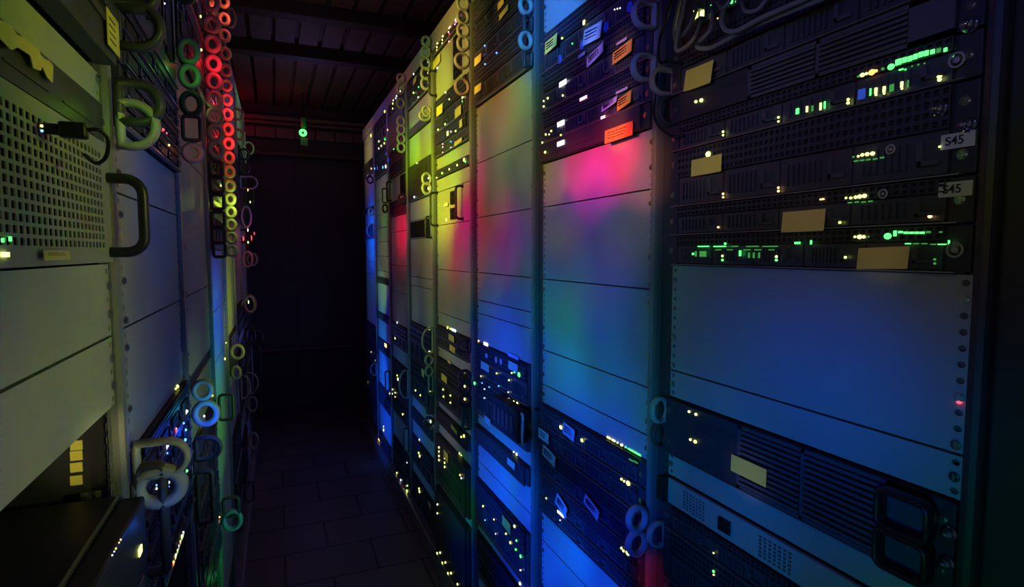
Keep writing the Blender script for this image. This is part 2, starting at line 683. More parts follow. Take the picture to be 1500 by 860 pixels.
# ======== R3
n3 = ROWNAME['R'][2]
R3 = fill('R', 2, 2.45, [
    ('f', (699, -4), dict(out=.010)), ('f', (699, 15), dict(out=.010)), ('f', (699, 32), dict(out=.010)), ('d', (700, 55)), ('d', (699, 105), dict(desc='dark server with blue lights')),
    ('d', (698, 158.5), dict(desc='dark server with small yellow note')),
    ('p', (700, 239.6), dict(desc='tan-lit blank panel')), ('p', (700, 319), dict(desc='greyish blank panel')), ('p', (699, 399), dict(desc='red-violet lit panel')),
    ('p', (699, 439), dict(desc='dusky blue panel')), ('p', (699, 458), dict(desc='slim blue panel')), ('p', (697, 499), dict(desc='bright blue panel')),
    ('d', (697, 545), dict(desc='dark server with a green star light')), ('d', (697, 598), dict(desc='dark server dotted with small lights')),
    ('p', (695, 615), dict(desc='slim blue strip panel')),
    ('f', (695, 635), dict(desc='single thin dark unit', out=.022)), ('p', (698, 672), dict(desc='bright blue panel')), ('p', (695, 691), dict(desc='bright blue strip panel')),
    ('d', (697, 752), dict(desc='dark server with a yellow note', out=.018)), ('p', (697, 770), dict(desc='slim blue strip panel')),
    ('d', (697, 827), dict(desc='dark server near the floor')), ('p', (697, 960), dict(desc='lowest blue panel'))])


def port_panel(row, k, z0, h, label, blocks, handles=(), near=True):
    auto_label(row, k, None, 'panel')
    o = panel_mesh(h, True).build('connector_panel', PANEL)
    dev_root(row, k, 'connector_panel', z0, h, label, 'panel', 'panels with black sockets or handles', 0.0, o)
    for x0, x1, za, zb in blocks:
        mb = MB().box(x0, x1, -.008, .001, za * h, zb * h, .0015)
        nn = max(2, int((zb - za) * h / .02))
        for q in range(nn):
            zc = (za + (zb - za) * (q + .5) / nn) * h
            mb.box(x0 + (x1 - x0) * .2, x0 + (x1 - x0) * .8, -.011, -.008, zc - .005, zc + .005)
        mb.build('socket_block', HANDLE, o)
    for x, z, hh, out in handles:
        bow_handle(o, x, z * h, hh, out)
    return o


# ======== R4
R4 = fill('R', 3, (638, 50), [
    ('s', (638, 84), dict(desc='dark switch with columns of lights')),
    (port_panel, (640, 151), dict(label='yellow-lit panel with a black socket block, under the light-column switch', blocks=[(.30, .40, .12, .92)], handles=[(.012, .42, .11, .035)])),
    ('d', (637, 202), dict(desc='dark server with two small notes')), ('d', (640, 233), dict(desc='dark server with violet lights')),
    ('p', (640, 251), dict(desc='bright yellow-green strip panel')), ('s', (640, 264), dict(desc='narrow four-socket strip', lip=False)),
    ('p', (642, 282), dict(desc='bright yellow-green strip panel')),
    (port_panel, (640, 331), dict(label='yellow-lit panel with tall black sockets and black bow handles', blocks=[(.24, .30, .10, .42), (.24, .30, .52, .88)], handles=[(.40, .5, .13, .03), (.012, .5, .15, .035)])),
    ('p', (640, 394), dict(desc='panel shading yellow to red')), ('p', (643, 457), dict(desc='olive-grey panel')), ('p', (640, 474), dict(desc='slim olive-grey panel')),
    ('d', (640, 503), dict(desc='dark server with two notes')), ('p', (641, 520), dict(desc='slim grey-green strip')),
    ('d', (641, 581), dict(desc='tall dark server with a square note')), ('p', (643, 595), dict(desc='slim grey strip')), ('f', (643, 612), dict(desc='thin unit with one bright lamp', out=.02)),
    ('p', (641, 630), dict(desc='slim mauve strip')), ('s', (641, 690), dict(desc='dark switch with two yellow light columns', out=.03)), ('p', (641, 704), dict(desc='green-lit strip')),
    ('f', (645, 805), dict(desc='big plain black unit', out=.03)), ('s', (645, 905), dict(desc='black unit with three yellow light columns', out=.03)),
])
# ======== R5
R5 = fill('R', 4, (600, 105), [
    ('d', (600, 132), {}), ('d', (600, 163), {}), ('p', (600, 193), dict(desc='yellow-green panel')), ('f', (600, 204), dict(desc='thin black unit', lip=False)),
    ('p', (601, 246), dict(desc='yellow-green panel')), ('s', (601, 297), dict(desc='black patch unit')), ('p', (600, 325), dict(desc='grey-to-yellow panel')),
    (port_panel, (600, 351), dict(label='black-socket panel with pale handle in the fifth rack of the bright row', blocks=[(.03, .44, .06, .94)], handles=[(.47, .5, .10, .03)])),
    ('p', (600, 404), dict(desc='dusky grey panel')), ('p', (602, 417), dict(desc='slim grey panel')), ('p', (604, 470), dict(desc='olive-grey panel')),
    ('d', (603, 520), {}), ('d', (603, 573), {}), ('p', (603, 592), dict(desc='slim blue strip')), ('f', (603, 606), dict(desc='thin dark unit')),
    ('p', (603, 630), dict(desc='blue panel')), ('d', (603, 668), dict(desc='server with paired lights', lip=False)), ('p', (603, 684), dict(desc='slim blue strip')), ('d', (603, 722), dict(desc='server near the floor')),
    ('p', (604, 790), dict(desc='lowest blue panel'))])
# ======== R6
R6 = fill('R', 5, (575, 142), [
    ('d', (575, 170), {}), ('f', (575, 214), {}), ('s', (575, 262), {}),
    (port_panel, (574, 297), dict(label='dim panel with a black bow handle in the red-lit sixth rack', blocks=[(.34, .46, .1, .9)], handles=[(.02, .5, .12, .03)])),
    ('d', (574, 319), dict(desc='reddish dark server')), ('p', (574, 341), dict(desc='red-lit panel')), ('p', (574, 388), dict(desc='red-lit panel')),
    ('p', (575, 425), dict(desc='dim panel')), ('p', (576, 470), dict(desc='dim panel')), ('d', (576, 500), {}), ('p', (576, 522), dict(desc='dark blue strip')),
    ('d', (577, 570), {}), ('d', (577, 596), {}), ('p', (577, 634), dict(desc='dark blue panel')), ('d', (577, 690), {}), ('f', (578, 725), {})])
# ======== R7
R7 = fill('R', 6, (554, 172), [
    ('d', (554, 215), {}), ('s', (554, 262), dict(desc='server with a blue glowing lamp')), ('p', (554, 294), dict(desc='grey-green panel')), ('p', (554, 315), dict(desc='grey-green panel')),
    ('p', (554, 335), dict(desc='grey-green panel')), ('p', (554, 355), dict(desc='grey-green panel')), ('p', (555, 375), dict(desc='grey-green panel')), ('p', (555, 396), dict(desc='grey-green panel')),
    ('p', (555, 405), dict(desc='thin panel')), ('s', (555, 414), dict(desc='two-socket strip', lip=False)), ('p', (554, 455), dict(desc='teal-lit panel')),
    ('d', (554, 464), dict(desc='thin server')), ('p', (552, 490), dict(desc='blue panel')), ('d', (552, 506), dict(desc='thin server')), ('p', (555, 541), dict(desc='vivid blue panel')),
    ('p', (557, 560), dict(desc='vivid blue panel')), ('d', (557, 585), dict(desc='server with five tiny lights')), ('p', (558, 630), dict(desc='blue panel')), ('d', (558, 680), dict(desc='server near the floor'))])
# ======== R8
R8 = fill('R', 7, (540, 192), [
    ('p', (540, 208), dict(desc='dim strip')), ('p', (540, 238), dict(desc='olive-lit panel')), ('d', (540, 258), {}), ('p', (540, 305), dict(desc='deep blue panel')), ('d', (540, 312), dict(desc='thin server')),
    ('p', (540, 330), dict(desc='deep blue panel')), ('d', (540, 350), dict(desc='thin server')), ('p', (540, 383), dict(desc='vivid blue panel')), ('p', (540, 400), dict(desc='vivid blue panel')),
    ('p', (540, 470), dict(desc='fading blue panel')), ('d', (540, 510), {}), ('d', (540, 560), {}), ('d', (540, 600), {})])


# ======== L1: the rack with the perforated grille
def grille(row, k, z0, h, label):
    out = .006
    e = dev_root(row, k, 'ventilated_unit', z0, h, label, 'panel', None, out)
    chassis(e, h, out, back=.25)
    mb = MB()
    x0, x1, za, zb = .02, .478, h * .115, h * .90
    mb.grid(x0, x1, za, zb, 34, 12, .64, .66, -out, -out + .0012)
    mb.box(0, x0, -out, -out + .005, .001, h - .001)
    mb.box(x1, W, -out, -out + .005, .001, h - .001)
    mb.box(x0, x1, -out, -out + .005, .001, za)
    mb.box(x0, x1, -out, -out + .005, zb, h - .001)
    mb.build('grille_face', PANEL2, e)
    bow_handle(e, .500, h * .40, h * .62, .044, HANDLE, .0065)
    return e


def shelf_unit(row, k, z0, h, label, out=.062, x1=.52, depth=.45, under=True):
    e = dev_root(row, k, 'shelf_unit', z0, h, label, 'server', None, out)
    MB().box(-.02, x1, -out, -.001, .001, h, .003).build('chassis', BODY if not under else BEZ, e)
    MB().box(.024, .487, .0, depth - out, .003, h - .002).build('rear_case', BODY, e)
    mb = MB()
    n = 8
    for i in range(n):
        zc = h * (.18 + .8 * i / n)
        mb.box(.0, x1 - .012, -out - .003, -out + .002, zc, zc + h * .045, .0006)
    mb.build('louvre_grille', BAY, e)
    return e


zbx = 1.748
L1top = shelf_unit('L', 0, zbx, .20, 'ribbed dark unit jutting out above the olive panel, with yellow tag', .025, .49)
L1 = fill('L', 0, zbx - .002, [
    ('p', (146, 152), dict(label='olive-lit blank panel below the jutting ribbed unit')),
    ('f', (156, 215), dict(label='dark unit in the gap between olive panel and perforated grille', out=.004, lip=False)),
    (grille, (158, 385), dict(label='grey perforated grille unit with a black bow handle')),
    ('p', (157, 495), dict(label='olive-lit blank panel right under the perforated grille')),
    ('p', (155, 606), dict(label='olive-lit blank panel above the dark bay with yellow strips')),
])
# the bay below stays open down to the lid of a black unit; its side wall carries yellow strips
zb1 = 1.208
box = dev_root('L', 0, 'shelf_unit', zb1 - .26, .26, 'big black unit at the bottom, under the open bay with yellow strips', 'server', None, .032)
MB().box(.024, .487, -.004, .44, 0, .26, .002).build('chassis', BEZ, box)
MB().box(.004, .494, -.032, -.0045, 0, .2535, .004).build('front_bezel', BODY, box)
MB().box(.03, .487, -.0044, -.003, .2575, .2612).build('lid_highlight', LIP, box)  # bright strip put in for the highlight along the lid seam
mb = MB().box(.03, .455, -.036, -.031, .15, .165, .002)
mb.box(.03, .455, -.036, -.031, .06, .075, .002)
mb.build('drawer_grip', BAY, box)
sp = MB().box(W - .0013, W + .0013, .012, .45, zb1 + .002, 1.330).build('bay_side', BODY, RACKS[('L', 0)]['root'])
for py in (652, 667, 684, 703):
    X_, Y_, Z_ = ray(112.5, py)
    t_ = (LY0 + W) / Y_
    ya_, zc_ = -DL - X_ * t_, H + Z_ * t_
    lb = MB().box(W - .0022, W - .0013, ya_ - .0065, ya_ + .0065, zc_ - .0062, zc_ + .0062).build('paper_label', PAPER['yellow'], sp)
    lb['label'] = 'yellow paper strip'

L2 = fill('L', 1, 2.26, [
    ('d', (178, 20), {}), ('d', (178, 62), {}), ('d', (178, 108), {}), ('d', (178, 150), {}), ('d', (178, 192.6), dict(desc='dark server above the plain panels')),
    ('p', (178, 285), dict(desc='blue-grey blank panel')), ('p', (177, 483), dict(desc='tall grey blank panel')), ('p', (193, 660), dict(desc='tall olive-grey panel')),
    ('d', (193, 720), dict(desc='dark server with blue lights')), ('d', (193, 775), dict(desc='dark server with blue lights')), ('d', (193, 835), {}), ('d', (193, 900), {}), ('d', (193, 960), {}),
])
L3 = fill('L', 2, 2.44, [
    ('d', (268, -60), {}), ('d', (268, 0), {}), ('d', (268, 50), {}), ('d', (267, 97), {}), ('p', (267, 228), dict(desc='brownish blank panel')), ('p', (266, 438), dict(desc='dark blue-grey panel')),
    ('p', (270, 566), dict(desc='dark blue-grey panel')), ('f', (270, 585), dict(desc='thin black unit', lip=False, out=-.004)), ('p', (275, 665), dict(desc='grey-green panel')),
    ('d', (275, 720), dict(desc='dark server beside glowing blue ring', out=.012)), ('d', (275, 780), dict(out=.012)), ('d', (275, 850), dict(out=.012)), ('d', (275, 930), {}), ('d', (275, 1000), {}),
])
L4 = fill('L', 3, 2.44, [
    ('d', (308, -40), {}), ('d', (308, 60), {}), ('d', (308, 160), {}), ('d', (308, 260), {}), ('d', (308, 366), {}),
    ('p', (308, 462), dict(desc='blue-lit blank panel')), ('p', (308, 545), dict(desc='blue-lit blank panel')), ('p', (310, 640), dict(desc='green-lit panel')), ('p', (312, 760), dict(desc='teal-green panel')), ('p', (315, 1000), dict(desc='teal-green panel')),
])
L5 = fill('L', 4, 2.44, [
    ('d', (331, 0), {}), ('d', (331, 120), {}), ('d', (331, 240), {}), ('p', (331, 375), dict(desc='dim strip panel')), ('p', (331, 500), dict(desc='olive-lit panel')),
    ('d', (331, 560), dict(desc='dark server below an olive panel')), ('p', (331, 680), dict(desc='dim grey panel')), ('d', (331, 760), {}), ('d', (331, 850), {})])
L6 = fill('L', 5, 2.44, [
    ('p', (345, 130), dict(desc='greenish upper panel')), ('p', (345, 235), dict(desc='blue-lit panel')), ('d', (345, 330), {}), ('p', (345, 450), dict(desc='dim violet panel')), ('d', (345, 560), {}), ('d', (345, 640), {}), ('p', (345, 700), dict(desc='dim panel')), ('d', (345, 800), {})])
L7 = fill('L', 6, 2.44, [
    ('p', (354, 230), dict(desc='greenish tall panel')), ('d', (354, 330), {}), ('p', (354, 450), dict(desc='dim panel')), ('d', (354, 560), {}), ('d', (354, 650), {}), ('p', (354, 790), dict(desc='dim panel'))])
L8 = fill('L', 7, 2.44, [
    ('p', (361, 250), dict(desc='dim upper panel')), ('d', (361, 400), {}), ('d', (361, 520), {}), ('p', (361, 620), dict(desc='dim panel')), ('d', (361, 740), {})])


# ------------------------------------------------------------------ lights on the devices
def find(row, px, py, prot=.016):
    y, z = on(row, px, py, prot)
    k = int(math.floor((y - (RY0 if row == 'R' else LY0) + .03) / PITCH))
    k = max(0, min(7, k))
    R = RACKS[(row, k)]
    for z0, z1, e, p in R['dev']:
        if z0 - .004 <= z < z1 - .004:
            y, z = on(row, px, py, max(p, 0))
            x = (R['y0'] + W - y) if row == 'R' else (y - R['y0'])
            return e, x, min(max(z - z0, .004), z1 - z0 - .004), p, k
    if not R['dev']:
        raise Exception(str((row, k, px, py)))
    best = min(R['dev'], key=lambda d: min(abs(z - d[0]), abs(z - d[1])))
    x = (R['y0'] + W - y) if row == 'R' else (y - R['y0'])
    return best[2], x, min(max(z - best[0], .004), best[1] - best[0] - .004), best[3], k


def depth(row, px, py):
    y, z = on(row, px, py)
    return (DR if row == 'R' else -DL) * math.sin(PSI) + y * math.cos(PSI)


def leds(row, text):
    for t in text.split():
        q = t.split(',')
        px, py, c = float(q[0]), float(q[1]), q[2]
        rp = float(q[3]) if len(q) > 3 else 1.5
        e, x, z, p, k = find(row, px, py)
        x = max(.004, min(W - .008, x))
        r = rp * depth(row, px, py) / F
        if len(q) > 5:   # a rectangular light, size in pixels across and up
            rx = abs(on(row, px + float(q[4]), py)[0] - on(row, px - float(q[4]), py)[0]) / 2
            if row == 'L':
                rx = min(rx, .008)
                x = min(x, W - .010)
            put('indicator_light', LEDB[c], e, (x, -p - .001, z), (rx, .0016, float(q[5]) * depth(row, px, py) / F))
        else:
            put('indicator_light', LEDM[c], e, (x, -p - .001, z), (r * 1.15, min(r, .003), r))


leds('R', '''1020,20,y,1,3,7 1029,22,y,1,2.5,6 1043,9,g,2 1072,3,g,2.5 1052,27,a,1 1080,2,g,2 1020,149,y,2 1028,147,y,2.6
1169,163,g,1,2,4 1183,160,y,1,1.2,4 1191,159,d,1,1.2,4 1203,156,y,1,1.2,5 1209,154,g,1,1,5 1141,172,y,1.6 1141,178,y,1.4 1060,193,y,1.6 1060,198,y,1.4
1264,110,y,2.8 1258,112,d,1.5 1270,108,y,1.8 1278,106,o,4 1284,104,o,2 1294,101,d,2 1306,98,g,4.2
1317,91,g,1,4,4 1326,88,g,1,3,3.5 1334,86,g,1,3,3.5 1342,83,g,1,3,3.5 1350,80,g,1,3,3.5 1358,78,g,1,3,3.5 1367,76,g,1,3,3 1376,74,d,1,3,3 1386,73,g,1,2.4,2.6 1396,82,g,1.8
1321,102,g,1,3,1 1327,102,g,1.2 1337,97,d,1.2 1346,95,d,1.4 1355,93,d,1.2 1377,112,y,2.8 1377,117,y,2.4 1243,146,y,2 1243,151,y,2
1263,138,n,1,5,7 1276,135,g,1,.9,5 1284,133,y,1,1.6,4 1284,139,y,1.6 1296,131,y,1,1.6,4 1296,137,y,1.5 1307,129,d,1,3,5 1322,124,y,1,1.6,4 1322,130,y,1.5 1331,123,d,1,.9,5
1038,226,y,4 1060,284,a,1.6 1060,289,a,1.4 1141,275,a,1.6 1141,280,a,1.8 1251,230,d,1.5 1258,229,y,1.6 1264,227,y,2.2 1271,226,y,2.6 1279,225,y,2.8
1255,236,d,1,3,1 1264,235,d,1,3,1 1273,234,d,1,3,1 1283,233,d,1,3,1 1293,231,d,1,3,1 1377,215,y,1.4
1240,290,y,1.5 1247,290,y,1.8 1254,289,y,2.2 1260,288,y,2.8 1267,287,y,2.8 1246,297,d,1,3,1 1256,296,d,1,3,1 1266,296,d,1,3,1 1276,295,d,1,3,1 1231,326,y,1.8 1363,317,a,2.6 1363,313,a,1.6 1053,333,a,1.5 1205,292,a,1,3,1
1260,347,y,3 1266,347,y,2.2 1253,347,y,1.6 1273,347,d,1.4 1301,346,g,4.6 1312,342,g,1,2,4 1320,340,g,1,3,1.5 1328,341,g,1,3,1.5 1336,341,g,1,3,1.5 1344,341,g,1,3,1.5 1352,341,g,1,3,1.5 1361,340,d,1,3,1.5 1379,340,d,1,2,1
1331,357,g,1,4,.8 1343,357,d,1,4,.8 1355,357,d,1,4,.8 1368,358,d,1,4,.8 1381,358,g,1,6,.8 1391,355,g,1,1,3
1027,372,d,1,8,4 1016,372,g,1.8 1031,361,g,1,8,.8 1055,361,g,1,9,.8 1077,361,d,1,5,.8 1103,361,d,1,9,.8 1129,361,d,1,11,.8 1063,357,g,1.8 1053,366,d,1,4,.7 1070,366,d,1,4,.7 1095,366,d,1,5,.7 1111,366,d,1,5,.7 1131,366,d,1,4,.7
1059,375,y,1.6 1059,381,g,1.8 1084,371,g,1,2.4,4 1098,374,d,1,1,4 1105,374,d,1,1,4 1113,374,d,1,1,4 1138,376,y,1.8 1138,381,g,2 1169,356,g,1,4,1.6 1189,355,g,1,1,3 1239,377,y,1.8 1370,380,d,1.8 1370,386,d,1.8
1010,603,y,1.8 1020,607,y,2 1012,644,y,1.8 1019,647,y,2.4 1046,810,y,1.2 1046,837,g,2 1046,842,y,1.2 1409,589,r,3.4''')
leds('R', '''901,14,w,1 905,13,w,1 909,12,w,1 856,33,y,1,1.2,3 824,56,y,1.4 839,64,g,1.2 825,122,w,1,5,3.4 822,181,w,1,5,3.4 822,210,w,1,5,3.2 803,144,y,1.6 797,156,y,1.4 825,140,y,1.4 797,148,y,1.2
800,197,y,1.4 808,192,y,1.4 805,197,a,1.2 795,209,y,1.4 799,223,y,1.8 822,198,y,1.3 884,172,p,1,3,2 855,144,p,1,5,2
822,626,y,1,1.4,2.4 853,645,y,1,1.3,2.2 892,649,y,1,2.4,1.2 899,652,y,1,2.4,1.2 905,655,y,1.4 911,660,y,2 917,659,g,1.5 921,663,g,1.3 926,668,g,1,3,1.2 932,670,g,1,3,1.2 937,673,g,1,2,1.2 925,674,d,1,3,1 932,677,d,1,3,1
920.7,708,y,3.6 911,702,y,1.8 915,705,y,1.6 920,810,y,3.6 911,803,y,1.8 914,807,y,1.8 821.6,753.6,w,1,4.5,2.2 800.7,730,y,1.2 821,762,w,1''')
leds('R', '''710.5,67,b,1.2 728,77.5,b,1.3 711,80,n,1.2 711,94,b,1.2 701.5,503,a,1.4 712,509,w,1,3,2 713,521,n,1,1.4,3 727,527,n,1,1.2,4 734,530,n,1,1.2,4 760.6,549,g,3.6 754,545,g,1.6 750,546.5,y,1.2 746,557,y,1.2 728,547,y,1.2 712,538,y,1.2 705,551,y,1
706.5,561,b,1 710,570,w,1 710,583,w,1 717,567,b,1 726,581,w,1.3 726,594,w,1.1 731,565.5,b,1.2 745,574.5,y,1 745.6,584,w,1 758,591,y,2.2 753,588,y,1.2 765,620,w,1,.9,9
757,674,y,2 753,671,w,1.2 708,741.5,y,1.4 724,761,a,1.2 726.5,782,w,1 741.6,782,y,1.4 748,795,y,2 757,792,g,1.6 756,805,g,1.8 763,815,g,2.4 754,771,y,2.2 763,835,w,1.6 762,855,y,2.2 711,762,b,1
693,560,g,2.6''')
leds('R', '''640.3,55.6,y,1.3 640.3,62,y,1.3 640.3,69,y,1.3 640.3,75.5,a,1.3 648.3,44.6,y,1.3 648.3,51.4,y,1.3 648.3,58.5,y,1.3 648.3,65.4,y,1.3 658.4,30,p,1.3 657.4,33,a,1.2 659.2,37,p,1.3 657.4,40,a,1.2 657.4,47,p,1.3 659,52,r,1.3 658,54.4,p,1.2
666.7,19.6,p,1.3 668.3,23.4,p,1.2 666.7,28,p,1.3 668.3,32,p,1.3 666.7,35.5,p,1.1 672,15,p,1.5 641,99.7,w,1.4 653,135,y,1.4 658.4,145.5,y,1.2 678,141,y,1,1,3 678,148.4,g,1.6 652.4,182,y,1.4 642,190,y,1.4 667.8,192,y,1.4 656,195.5,y,1,1,3
649,202,n,1.1 661,193,p,1.2 661,207.6,b,1.1 661,218,w,1 649,211,p,1.1 649,215.5,p,1.2 649,225,p,1.1 680,234,y,2.6 682,237,g,1.6 670,242,y,1.6 658.5,248,y,1.5 648,253.6,y,1.5 640,262,y,1.2 654,322,y,1.8
656,480,y,1.8 660,482.5,y,1.4 665,485,w,1,3,1.6 649.4,570.7,y,1.3 650,581,y,1.3 660,579.4,y,1.3 660,590,y,1.3 681,548,y,1.9 681,566,y,1.9 681,584.7,y,1.9
680,638,y,2.4 676,640,y,1.4 643.3,655.5,y,1.5 643.3,661.5,y,1.5 643.3,668,y,1.5 643.3,674,y,1.5 651.6,664.5,y,1.5 651.6,671,y,1.5 651.6,678,y,1.5 651.6,684,y,1.5 673.5,665,y,1.5 676,670,y,1 674.3,696,a,1.5 676,700.5,w,1.3
641,739,y,1.4 641,752,y,1.3 645,809.6,y,1.5 645,815.6,y,1.5 645,821.6,y,1.5 645,828,y,1.5 652.7,824,y,1.5 652.7,830,y,1.5 652.7,837,y,1.5 652.7,843,y,1.5 661,839.7,y,1.6 661,846,y,1.6 661,852,y,1.6 661,858,y,1.6 670.5,856,y,1.6''')
leds('R', '''605.5,94,w,1.4 627.5,91,w,1.4 627.5,107,a,1.4 628,121.6,w,1.3 613.5,127.6,g,1.2 606,136,y,1.4 613,142.7,y,1.4 606,150.7,d,1 611,239,y,1.1 628,276,y,2.4 628,261,w,1.5 607,288.7,w,1.6
629,485,y,2 629,516,y,2.1 609,572,y,1.3 616,579,y,1.4 630,574,y,1.8 631,617.7,y,2.2 614.6,645,w,1.3 613.6,663.5,y,1.5 615,668,y,2.2 614,715.6,y,1.5 614.6,720,y,2.3
586,120,w,1.3 580.6,128.4,w,1.3 575.8,135.6,w,1.2 563,146,y,1.9 580,144,w,1.2 575.6,151.7,y,1.4 575.6,159,y,1.2 586,137,w,1.3 591.6,149.5,y,1.4 592,188.8,w,1.4 577,218.5,g,1.2 566.7,191.8,a,1.5 543.6,198.6,y,2.4 555,207,y,1.4 564,204,g,2 558.7,213.7,y,1.5 555,217.5,w,1.3 563,210,y,1.4
565,244,w,2.6 561,245,b,2 568,235,n,3 566,225,n,2.4 553,246,n,3 549,247,b,1.5 544,247,a,1.3 539,262,w,1.3 582,476,w,1.5 579,495.6,y,1.5 583,555.5,y,2.4 582,550,y,1.2 565,506,a,1,1.3,2.6 544,516.7,a,1.5 550.7,528,y,1.4 575,572.5,y,1.2 575,576.7,a,1.2 579,576.7,y,1.2 571,581.5,a,1.2 579,581.5,a,1.2 590,607,y,1.6 539,560,d,1.5
562,630,y,2 562,625,y,1.2 554,642,o,1.3 555.7,645,a,1.3 596.5,678,w,1.2 581,699,y,1.4 586.7,708,w,1.5 591.7,713,r,1.7 596.8,712,y,1.6 595.7,729,y,2.4 592,730,g,1.6''')
leds('L', '''5,373,y,1,5,3.4 1,352,g,1,1,3 12,350,g,1,1,3.4 237.6,190,r,2 243,195,r,1.3 246.5,212.6,a,1.5 240,5,w,1.2 260,588,y,2.6 257,582,y,1.4 257,634,r,1.8 257,628,p,1.3 270.5,651,b,2 272.6,607.6,w,2.4 271,630,b,1.8 268,620,b,1.6
244,658,w,2.2 244,664,b,1.3 244,682,w,2 244,688,b,1.3 245.7,707,w,2 246,713,b,1.2 228,716,w,1.6 228,711,b,1.3 272.6,690,g,2.2 299,629,w,1.8 294,638,y,1.6 313,574,y,1.4 310,503,w,1.2 332.7,498,y,1.3 329,525.7,y,1.8
293,24,y,1.8 294,73,y,1.8 295,156,y,1,1,3 270.5,810,w,1.3 268.7,816,a,1.2 266,822,a,1.2 256.7,819,p,1.5 262,836.5,y,1.3 258.5,838,y,1.2 256,851,o,1.8 270,851,y,2.2 264,830,w,1 260,843,g,1.2 204,807,y,1,3,5
323,271,y,1.4 324.7,289.5,y,1.5 324,307.6,y,1.5 325,327,y,1.2 341.6,582,a,1.4 320.7,757.7,a,1.2''')
leds('L', '''174.4,780,a,1.2 172,784,a,1 167.4,795,y,1.2 165,800,w,1 162,804,w,1.1 132,837,w,1.1 129,842,w,1 126,849,w,1.2''')


# lights on fittings that stand out from the far end of the grille row
def out_led(px, py, c, r, prot):
    y, z = on('L', px, py, prot)
    k = max(0, min(7, int((y - LY0) / PITCH)))
    R = RACKS[('L', k)]
    d = depth('L', px, py)
    return k, y - R['y0'], z, r * y / F


# ------------------------------------------------------------------ notes and tags
def note(row, px, py, wpx, hpx, col, tilt=0.0, curl=.004, lines=3, skew=0, name='paper_label'):
    e, x, z, p, k = find(row, px, py)
    y, zz = on(row, px, py)
    d = depth(row, px, py)
    # width measured along the aisle
    ya = on(row, px - wpx / 2, py)[0]
    yb = on(row, px + wpx / 2, py)[0]
    ww = abs(yb - ya)
    hh = hpx * d / F
    if d > 1.6:
        curl, tilt = .001, tilt * .3
    mb = MB()
    n = 6
    vs, fs = [], []
    for j in range(2):
        for i in range(n + 1):
            u = i / n - .5
            c = curl * (u + .5) ** 2 * 1.0 + (curl * .6 if j == 0 else 0)
            for q in (0, .0006):
                vs.append((u * ww, -c - q - .0004, (j - .5) * hh))
    for i in range(n):
        a, b = i * 2, (n + 1 + i) * 2
        fs += [(a + 1, a + 3, b + 3, b + 1), (a, b, b + 2, a + 2)]
        fs += [(a, a + 2, a + 3, a + 1), (b, b + 1, b + 3, b + 2)]
    e0, e1 = 0, (n + 1) * 2
    fs += [(e0, e0 + 1, e1 + 1, e1), (2 * n, 2 * n + e1, 2 * n + 1 + e1, 2 * n + 1)]
    mb.add(vs, fs)
    o = mb.build(name, PAPER[col], e, (x, -max(p, 0) - .0045, z))
    o.rotation_euler = (0, tilt, 0)
    o['label'] = '%s paper label' % col
    if lines and wpx > 13:
        ink = MB()
        for q in range(lines):
            zc = hh * (.22 - .2 * q)
            xa = -ww * .36
            for s in range(5):
                l = ww * (.07 + .05 * rnd.random())
                ink.box(xa, xa + l, -curl * .9 - .0022, -curl * .2 - .0006, zc, zc + hh * .035)
                xa += l + ww * .03
        ink.build('handwriting', INK, o)
    return o


note('R', 1029, 113, 43, 30, 'yellow', .06, .006, 0)
note('R', 1038, 243, 44, 24, 'yellow', 0, .001, 0)
note('R', 1182, 324, 64, 30, 'cream', 0, .004, 0)
note('R', 1300, 378, 78, 31, 'cream', -.03, .006, 0)
note('R', 1100, 688, 52, 26, 'yellow', 0, .001, 0)
for a in ((811, 65, 19, 17, 'yellow'), (872, 50, 28, 22, 'blue', .1), (876, 81, 26, 15, 'lilac', -.15), (916, 77, 30, 18, 'orange', -.06), (897, 153, 24, 9, 'lilac', -.1), (919, 148, 22, 17, 'orange', -.1),
          (909, 195, 40, 19, 'orange', 0, .001), (914, 61, 15, 4, 'lilac', 0, .001, 0), (914, 133, 17, 4, 'lilac', 0, .001, 0), (855, 81, 10, 5, 'blue', 0, .001, 0),
          (837, 632, 18, 17, 'blue', .05), (799, 638, 15, 15, 'green', .05), (807.7, 667, 20, 16, 'green', .1), (826, 740, 17, 17, 'blue', .25), (870.5, 742, 23, 15, 'green', .2),
          (702, 88, 10, 11, 'yellow', .1), (702, 130, 10, 10, 'yellow', .1), (736, 6, 9, 10, 'yellow', -.1), (740, 19, 13, 8, 'yellow', -.2), (712.6, 537, 12, 11, 'green', 0), (754, 537, 14, 12, 'green', 0, .002, 0), (754, 524, 16, 6, 'blue', 0, .001, 0),
          (751, 679, 11, 10, 'green'), (744, 768, 12, 15, 'yellow', .1), (716, 618, 9, 10, 'blue', 0),
          (641, 91, 11, 12, 'yellow', -.1), (645.6, 161.5, 9, 13, 'yellow', .1), (672.8, 164, 9, 13, 'cream', -.05), (677, 181, 4, 11, 'cream'), (673, 208, 11, 6, 'cream', -.1), (663, 495, 8, 9, 'yellow', .1), (664.5, 511, 8, 9, 'yellow', .1),
          (652.4, 554, 8, 10, 'yellow', .1), (660, 533, 5, 5, 'cream'), (667, 629, 9, 6, 'yellow', .2), (655, 668, 6, 12, 'yellow', .1), (609, 118, 5, 8, 'yellow', -.1), (621, 546, 4, 11, 'yellow', .1), (631, 740, 4, 8, 'cream', .1), (655, 300, 6, 5, 'white')):
    note('R', *a)
note('L', 73.5, 374, 37, 14, 'cream', 0, .0005, 2, name='rating_plate')
